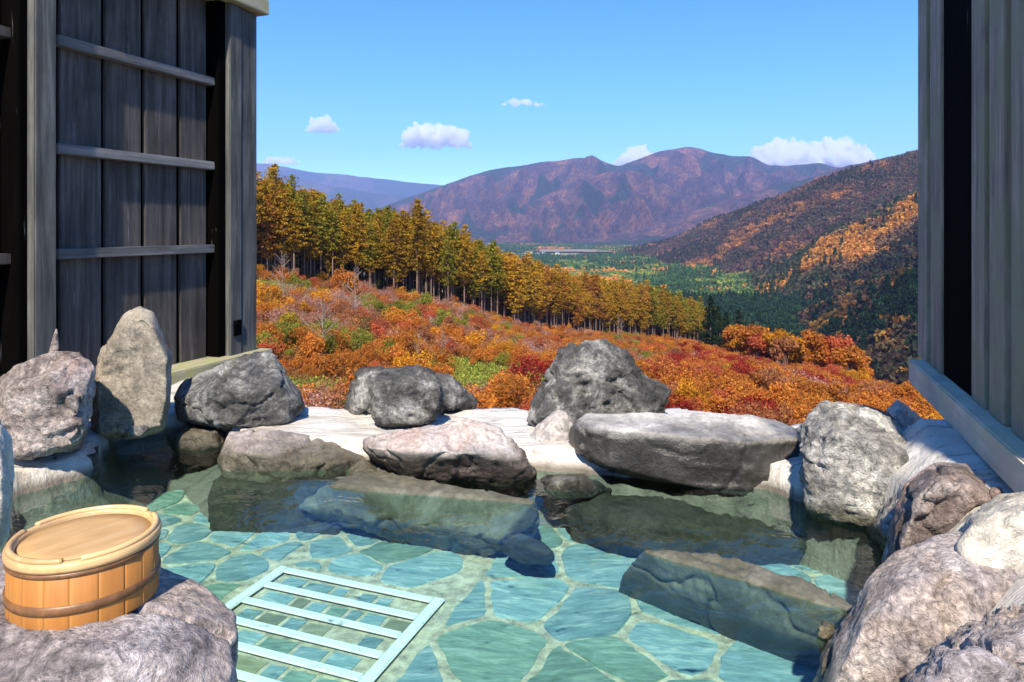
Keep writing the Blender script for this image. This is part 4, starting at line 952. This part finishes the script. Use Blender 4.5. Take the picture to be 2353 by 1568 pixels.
def shrub_col(X, Y):
    a = n2([X], [Y], 0.07, 91)[0] * 1.6 + rng.uniform(-.55, .55); b = n2([X], [Y], 0.11, 92)[0] * 1.5 + rng.uniform(-.5, .5); u = X / Y
    a += 0.2 if u > 0.12 else -0.12
    if b > 0.78: return 'gold'
    if b < -0.68: return 'olive' if u < .2 else 'crimson'
    if a > 0.42: return 'orange'
    if a > 0.02: return 'red' if b < -0.12 else 'orange'
    if a > -0.35: return 'rust'
    return 'mauve'
special = [
 ('round_bush', 'bright yellow bush beside the left wall post', 612, 712, 3.6, 'gold', 0), ('round_bush', 'dark green round bush alone among red shrubs on the left slope', 832, 772, 2.0, 'green', 3),
 ('round_bush', 'golden orange round bush in the middle of the left slope', 912, 762, 3.0, 'gold', 0), ('round_bush', 'olive yellow bush above the golden orange bush on the left slope', 975, 720, 3.2, 'olive', 1),
 ('round_bush', 'orange bush at the foot of the larches left of the golden bush', 792, 676, 4.6, 'orange', 0), ('round_bush', 'deep crimson bush left of the pointed boulder', 1222, 915, 3.0, 'crimson', 3),
 ('round_bush', 'scarlet bush below the golden orange bush on the left slope', 865, 800, 2.3, 'red', 1), ('round_bush', 'amber bush low on the left slope above the squat rock', 955, 822, 2.2, 'gold', 4),
 ('round_bush', 'tall golden bush above the long boulder, nearest the orange grove', 1720, 832, 4.0, 'gold', 1), ('round_bush', 'scarlet bush above the long boulder, right of the pointed boulder', 1592, 866, 2.6, 'red', 0),
 ('round_bush', 'olive gold bush above the right end of the long boulder', 1664, 893, 2.4, 'gold2', 3), ('round_bush', 'olive gold bush above the left part of the long boulder', 1556, 893, 2.2, 'gold2', 3),
 ('round_bush', 'large golden bush above the big pale grey boulder', 1972, 895, 3.2, 'gold', 0), ('round_bush', 'yellow olive bush on the left edge of the slope under the yellow bush', 650, 770, 2.6, 'gold2', 2),
]
PAL['green'] = (0.075, 0.105, 0.02); PAL['gold2'] = (0.36, 0.24, 0.03)
keep = []
for nm, lb, x, y, h, cn, w in special:
    X, Y, Z = ground_at(x, y); st, cr = BUSH[w]; keep.append((X, Y, h * .5))
    plant(nm, 'stems', lb, 'bush', None, (X, Y, Z), h / 2.6, rng.uniform(0, 6.28), st, cr, PAL[cn])
sp = []
for gxx in np.arange(-70, 160, 1.5):
    for gyy in np.arange(33, 270, 1.5):
        X = gxx + rng.uniform(-.8, .8); Y = gyy + rng.uniform(-.8, .8); u = X / Y
        if u < -.48 or u > .75: continue
        fy = front_y(u) if u < .29 else 1e9
        if Y > fy - 1 or (Y > fy - 9 and rng.uniform() < .6): continue
        if terr(X, Y) < -44 or (u > .29 and Y > 190): continue
        if rng.uniform() < (0.22 if Y < 110 else 0.4): continue
        if any((X - a) ** 2 + (Y - b) ** 2 < c * c for a, b, c in keep): continue
        sp.append((X, Y))
sp = np.array(sp); g_ = clear_(sp[:, 0], sp[:, 1]); sp = sp[~((g_ > 0.40) & (sp[:, 0] / sp[:, 1] < .16) & (rng.uniform(size=len(sp)) < .9))]          # grassy clearings
scale_ = (0.36 + 0.72 * rng.uniform(size=len(sp)) ** 1.8) * np.where(sp[:, 0] / sp[:, 1] > .1, 1.0, .92)
size = scale_ / sp[:, 1]; inview = (np.abs(sp[:, 0] / sp[:, 1] - 0.11) < .47) & (HY + (EYE - terr(sp[:, 0], sp[:, 1])) / sp[:, 1] * FPX < 945)
order = np.argsort(-(size * inview)); ii = order[:285]; mask = np.zeros(len(sp), bool); mask[ii] = True
SL = {'orange': 'orange shrub', 'red': 'red shrub', 'crimson': 'small dark crimson shrub', 'rust': 'rust brown shrub', 'gold': 'yellow gold shrub', 'olive': 'olive green shrub', 'mauve': 'thin half bare mauve shrub'}
def shrub_zone(X, Y):
    x = CX + X / Y * FPX
    side = 'beside the left wall' if x < 700 else 'above the broad dark boulder' if x < 800 else 'above the squat rock' if x < 1080 else 'left of the pointed boulder' if x < 1260 else 'behind the pointed boulder' if x < 1500 else 'above the long boulder' if x < 1840 else 'above the big pale boulder'
    return ' low on the slope ' + side if Y < 52 else ' halfway up the slope ' + side if Y < 75 else ' high on the slope ' + side
tints, wh = [], []
for i, (X, Y) in enumerate(sp):
    cn = shrub_col(X, Y); c = np.array(PAL[cn]) * rng.uniform(.75, 1.2); w = rng.integers(5)
    thin = cn == 'mauve' or (cn == 'rust' and rng.uniform() < .5)
    if mask[i]:
        st, cr = (THIN[w % 3] if thin else BUSH[w])
        plant('shrub', 'stems', SL[cn] + shrub_zone(X, Y), 'shrub', 'shrubs on the near slope', (X, Y, float(terr(X, Y))), scale_[i], rng.uniform(0, 6.28), st, cr, c)
    tints.append(c); wh.append(5 + w % 3 if thin else w)
tints = np.array(tints); wh = np.array(wh); r_ = ~mask
scatter('shrub_cover', 'far and small shrubs covering the near slope', np.stack([sp[r_, 0], sp[r_, 1], terr(sp[r_, 0], sp[r_, 1])], -1), np.stack([scale_[r_]] * 3, -1), rng.uniform(0, 6.28, r_.sum()), wh[r_], tints[r_],
        [pattern('bush', b) for b in BUSH] + [pattern('thin_bush', b) for b in THIN])
ug = cand[rng.uniform(size=len(cand)) < .8]; X_, Y_ = ug[:, 1] + rng.uniform(-1.4, 1.4, len(ug)), ug[:, 2] + rng.uniform(-1.4, 1.4, len(ug)); k_ = len(ug)
scatter('undergrowth', 'undergrowth between the larch trunks', np.stack([X_, Y_, terr(X_, Y_)], -1), np.stack([rng.uniform(.35, 1.0, k_)] * 3, -1), rng.uniform(0, 6.28, k_), rng.integers(0, 5, k_),
        np.array([PAL[c] for c in rng.choice(['rust', 'orange', 'mauve', 'gold', 'olive'], k_)]) * .8, [pattern('bush', b) for b in BUSH])
# low grass and sasa in the clearings
gp = []
for _ in range(9000):
    Y = 34 + 110 * rng.uniform() ** 1.3; u = rng.uniform(-.45, .65); X = u * Y
    if Y > (front_y(u) if u < .29 else 1e9): continue
    gp.append((X, Y))
gp = np.array(gp); rgg = np.random.default_rng(3)
c_ = np.stack([rgg.normal(0, .5, 90), rgg.normal(0, .5, 90), rgg.uniform(0.02, .45, 90)], -1); V, F = leaf_cloud(c_, 0.13, rgg)
tuft = mesh_np('tuft', V, F); tuft.materials.append(M['leaf'])
gg = clear_(gp[:, 0], gp[:, 1])
gt = np.where((gg > 0.30)[:, None], np.array([0.30, 0.31, 0.06]), np.array([0.30, 0.13, 0.05])) * rng.uniform(.7, 1.2, (len(gp), 1))
scatter('ground_cover', 'low grass and leaf litter between the shrubs', np.stack([gp[:, 0], gp[:, 1], terr(gp[:, 0], gp[:, 1])], -1), np.full((len(gp), 3), 1.0), rng.uniform(0, 6.28, len(gp)), np.zeros(len(gp)), gt, [pattern('tuft', [tuft])])

# bare pale saplings
for k, (lb, x, y, h) in enumerate((('pale bare sapling left of the golden orange bush', 815, 745, 6.5), ('pale bare sapling low on the left slope, nearest the left wall', 742, 830, 5.0), ('dark bare sapling above the low dark boulder, left of its twin', 962, 845, 3.0),
                                  ('dark bare sapling above the low dark boulder, right of its twin', 1015, 860, 3.6), ('pale bare sapling at the right end of the open slope under the larches', 1420, 790, 8.0), ('thin pale sapling under the larches beside the left wall', 648, 700, 7.0))):
    X, Y, Z = ground_at(x, y)
    plant('bare_sapling', 'trunk', lb, 'sapling', None, (X, Y, Z), h / 4.0, k * 1.3, bare_protos(300 + k), None, None)

# --- orange grove on the shoulder to the right, with dark cedars at its left end
GROVE = [bush_protos(250 + i, 10.0, 3.6, 1500, .5, tree=True) for i in range(4)]
gx_ = []
for _ in range(400):
    x = rng.uniform(1685, 1990); u = (x - CX) / FPX; Y = rng.uniform(150, 215) - 40 * (x - 1690) / 300
    X = u * Y
    if all((X - a) ** 2 + (Y - b) ** 2 > 12 for a, b in gx_): gx_.append((X, Y))
    if len(gx_) > 75: break
for X, Y in gx_:
    gc = str(rng.choice(['orange', 'gold', 'rust', 'red'], p=[.55, .2, .15, .1])); c = np.array(PAL[gc]) * rng.uniform(.75, 1.1)
    st, cr = GROVE[rng.integers(4)]
    plant('maple_tree', 'trunk', '%s broadleaf tree in the grove right of the larches, %s' % (gc, 'left end' if X / Y < .38 else 'middle' if X / Y < .44 else 'right end'), 'tree', 'orange grove on the shoulder', (X, Y, float(terr(X, Y))), rng.uniform(.65, .98), rng.uniform(0, 6.28), st, cr, c)
CED = [larch_protos(150 + i, 16.0, .08, .14, 1.7) for i in range(2)]
for k in range(16):
    x = rng.uniform(1630, 1700); u = (x - CX) / FPX; Y = rng.uniform(200, 290); X = u * Y; st, cr = CED[k % 2]
    plant('cedar_tree', 'trunk', 'dark green cedar in the clump between the larches and the orange grove', 'tree', 'cedars at the end of the larches', (X, Y, float(terr(X, Y))), rng.uniform(.8, 1.05), rng.uniform(0, 6.28), st, cr, (0.022, 0.042, 0.018))

# --- forests of the valley and the right hill
def ball_pattern(name, seed, n=150, leaf=.23, conifer=False):
    rg = np.random.default_rng(seed)
    if conifer:
        z = rg.uniform(0.05, 1, n) ** 0.8; a = rg.uniform(0, 6.283, n); r = 0.30 * (1 - z) * rg.uniform(.6, 1.1, n) + .02
        C = np.stack([np.cos(a) * r, np.sin(a) * r, z * 1.6], -1)
    else:
        lob = rg.normal(size=(7, 3)) * [.28, .28, .16] + [0, 0, .62]; C = []
        for l in lob:
            d = rg.normal(size=(n // 7, 3)); d /= np.linalg.norm(d, axis=1)[:, None]; C.append(l + d * rg.uniform(.2, .32))
        C = np.concatenate(C)
    V, F = leaf_cloud(C, leaf, rg); me = mesh_np(name, V, F); me.materials.append(M['leaf'])
    return pattern(name, [me])
wp = []
for ymin, ymax, step in ((330, 700, 6.0), (700, 1300, 7.5), (1300, 3000, 9.5), (3000, 4700, 14.0)):
    Ys = np.arange(ymin, ymax, step)
    for Y in Ys:
        Xs = np.arange(-0.12 * Y, 0.72 * Y, step); Xs = Xs + rng.uniform(-step * .45, step * .45, len(Xs)); yy = Y + rng.uniform(-step * .45, step * .45, len(Xs))
        wp.append(np.stack([Xs, yy], -1))
wp = np.concatenate(wp); wz = terr(wp[:, 0], wp[:, 1]); wu = wp[:, 0] / wp[:, 1]
px_ = CX + wu * FPX; py_ = HY + (EYE - wz) / wp[:, 1] * FPX
flat = wz < -97
field = flat & (wp[:, 1] > 2450) & (wp[:, 1] < 3500) & (px_ < 1450) & (n2(wp[:, 0], wp[:, 1], 1 / 240.0, 51) > -0.12)
clearing = (px_ > 1600) & (px_ < 1880 + 8 * (py_ - 690)) & (py_ > 684) & (py_ < 704) & flat
ok = ~field & ~clearing & (py_ < 900)
wp, wz, wu, px_, py_, flat = wp[ok], wz[ok], wu[ok], px_[ok], py_[ok], flat[ok]
n = len(wp); a = n2(wp[:, 0], wp[:, 1], 1 / 160.0, 52) + 0.22 * rng.normal(size=n); b = n2(wp[:, 0], wp[:, 1], 1 / 90.0, 53) + .2 * rng.normal(size=n)
tint = np.zeros((n, 3)); con = np.zeros(n, bool)
pal = lambda *c: np.array(c)
hill = ~flat
for i in range(n):
    if flat[i]:
        if a[i] > .42 and py_[i] < 690: tint[i] = (0.36, 0.16, 0.03)
        elif b[i] > .30: tint[i] = (0.14, 0.15, 0.03)
        elif b[i] > -.12: tint[i] = (0.065, 0.10, 0.03)
        else: tint[i] = (0.045, 0.085, 0.035); con[i] = True
        if py_[i] > 700: tint[i] = (0.018, 0.038, 0.018); con[i] = True
    else:
        Yi = wp[i, 1]; band = 880 < Yi < 1200
        if a[i] < -.22: tint[i] = (0.020, 0.038, 0.022); con[i] = True
        elif b[i] > (.22 if band else .40): tint[i] = (0.30, 0.13, 0.03)
        elif b[i] > .20: tint[i] = (0.14, 0.075, 0.04)
        elif b[i] > -.10: tint[i] = (0.085, 0.048, 0.038)
        elif b[i] > -.30: tint[i] = (0.06, 0.052, 0.035)
        else: tint[i] = (0.035, 0.042, 0.024)
        if Yi > 1250: tint[i] = tint[i] * .95 + np.array((0.045, 0.022, 0.018))
        elif Yi > 850: tint[i] = tint[i] * 1.25 + np.array((0.03, 0.02, 0.004))
        else: tint[i] = tint[i] * .55 + np.array((0.004, 0.010, 0.004))
tint *= rng.uniform(.7, 1.3, (n, 1)); h_ = rng.uniform(7.5, 14.5, n); tint *= np.where(flat, 2.1, 1.4)[:, None]
scatter('valley_forest', 'mixed forest of the valley and the right hillside', np.stack([wp[:, 0], wp[:, 1], wz - .8], -1), np.stack([h_ * rng.uniform(.9, 1.1, n), h_, h_], -1), rng.uniform(0, 6.28, n), np.where(con, 4 + rng.integers(0, 2, n), rng.integers(0, 4, n)), tint,
        [ball_pattern('broadleaf', 400 + i) for i in range(4)] + [ball_pattern('conifer', 410 + i, 130, .2, True) for i in range(2)])

# ------------------------------------------------------------------ fields and village
for k, (x0, x1, Y0, Y1) in enumerate(((1175, 1330, 2560, 2900), (1240, 1420, 2960, 3350), (1340, 1450, 2560, 2800))):
    q = [((x0 - CX) / FPX * Y0, Y0), ((x1 - CX) / FPX * Y0, Y0 + 40), ((x1 - CX) / FPX * Y1, Y1), ((x0 - CX) / FPX * Y1, Y1 - 30)]
    z = float(max(terr(*p) for p in q)) + 3.0
    me = mesh_np('field', [(a, b, z + .3 * k) for a, b in q], [(0, 1, 2, 3)]); tag(mesh_obj('field', me, M['field']), kind='structure')
hl = ['leftmost small white house of the far village', 'second small white house from the left in the far village', 'third small white house from the left in the far village', 'long white house in the middle of the far village',
      'fifth small house from the left in the far village', 'sixth small house from the left in the far village', 'rightmost small white house of the far village']
for k, (x, w) in enumerate(((1196, 14), (1208, 12), (1219, 15), (1233, 28), (1249, 14), (1262, 13), (1281, 16))):
    Y = 2650 + 60 * ((k * 37) % 5); X = (x - CX) / FPX * Y
    h = empty('village_house', (X, Y, float(terr(X, Y)) + 2.0), rng.uniform(-.3, .3)); tag(h, hl[k], 'house', 'houses of the far village')
    mesh_obj('wall', box_mesh('wall', -w / 2, w / 2, -5, 5, 0, 6, 0), M['wallpaint'], h)
    V = [(-w / 2 - .6, -5.8, 5.9), (w / 2 + .6, -5.8, 5.9), (w / 2 + .6, 5.8, 5.9), (-w / 2 - .6, 5.8, 5.9), (-w / 2 - .6, 0, 9.3), (w / 2 + .6, 0, 9.3)]
    bm = bmesh.new(); vs = [bm.verts.new(v) for v in V]
    for f in ((0, 1, 5, 4), (2, 3, 4, 5), (0, 4, 3), (1, 2, 5), (3, 2, 1, 0)): bm.faces.new([vs[i] for i in f])
    me = bpy.data.meshes.new('roof'); bm.to_mesh(me); bm.free(); mesh_obj('roof', me, M['roof'], h)
    for j in range(3):
        xx = -w / 2 + w * (j + .5) / 3; mesh_obj('window', box_mesh('window', xx - .9, xx + .9, -5.06, -5.01, 1.6, 3.4, 0), M['window'], h)

# ------------------------------------------------------------------ clouds
cm = NT('cloud_vapour'); vol = cm.n('VolumePrincipled', {'Color': (1, 1, 1, 1), 'Density': 0.008, 'Anisotropy': 0.1})
cm.t.links.new(vol.outputs[0], cm.out.inputs['Volume'])
def cloud(label, x, y, w, h, Y, seed, n=26, dens=None):
    rg = np.random.default_rng(seed); c = P(x, y, Y); W = w / FPX * Y; Hh = h / FPX * Y
    bm = bmesh.new()
    for k in range(n):
        f = rg.uniform(-1, 1); env = (1 - abs(f) ** 2.0); r = Hh * (0.16 + 0.34 * env * rg.uniform(.5, 1))
        m_ = Matrix.Translation((f * W * .5, rg.normal() * Hh * .35, -Hh * .3 + r * .6 + rg.uniform(0, 1) * Hh * .45 * env)) @ Matrix.Diagonal((r * rg.uniform(1, 1.7), r * 1.2, r * rg.uniform(.7, 1), 1))
        bmesh.ops.create_icosphere(bm, subdivisions=3, radius=1.0, matrix=m_)
    me = bpy.data.meshes.new('cloud'); bm.to_mesh(me); bm.free()
    o = bpy.data.objects.new('cloud', me); col.objects.link(o)
    md = o.modifiers.new('r', 'REMESH'); md.mode = 'VOXEL'; md.voxel_size = max(W, Hh) / 110
    m2 = bpy.data.meshes.new_from_object(o.evaluated_get(bpy.context.evaluated_depsgraph_get())); o.modifiers.clear(); o.data = m2; bpy.data.meshes.remove(me); m2.name = 'cloud'
    k = len(m2.vertices); co = np.empty(k * 3, np.float32); m2.vertices.foreach_get('co', co); co = co.reshape(-1, 3); no = np.empty(k * 3, np.float32); m2.vertices.foreach_get('normal', no); no = no.reshape(-1, 3)
    co = co + no * (Hh * .34 * fbm(co / (Hh * .22), 5, seed))[:, None]
    m2.vertices.foreach_set('co', co.astype(np.float32).ravel()); m2.update(); m2.materials.clear(); m2.materials.append(cm.m); o.location = c
    return tag(o, label, 'cloud', 'small white clouds')
cloud('small white cloud above the distant range, nearest the left wall post', 740, 292, 60, 34, 15000, 501, 16)
cloud('bright oval cloud above the low end of the tallest mountain', 1000, 322, 150, 50, 15000, 502, 34)
cloud('thin wispy streak of cloud high over the middle', 1200, 239, 110, 16, 15500, 503, 18)
cloud('small low cloud in the saddle left of the highest peak', 1462, 366, 70, 44, 19000, 504, 16)
cloud('white cumulus bank behind the ridge right of the highest peak', 1800, 378, 130, 72, 19000, 505, 36)
cloud('broad white cumulus touching the right hill skyline', 1920, 372, 150, 76, 19500, 506, 36)
cloud('low pale cloud just over the distant range beside the left wall', 645, 372, 80, 22, 19000, 507, 14)

# ------------------------------------------------------------------ haze
me = box_mesh('haze', -24000, 24000, -2900, 14800, -115, 1750, 0)
hz = bpy.data.objects.new('haze', me); col.objects.link(hz)
hm = NT('haze'); hv = hm.n('VolumePrincipled', {'Color': (0.36, 0.52, 1.0, 1), 'Density': 0.00006, 'Anisotropy': 0.0})
hm.t.links.new(hv.outputs[0], hm.out.inputs['Volume']); me.materials.append(hm.m)
tag(hz, 'thin bluish air over the valley', kind='stuff')
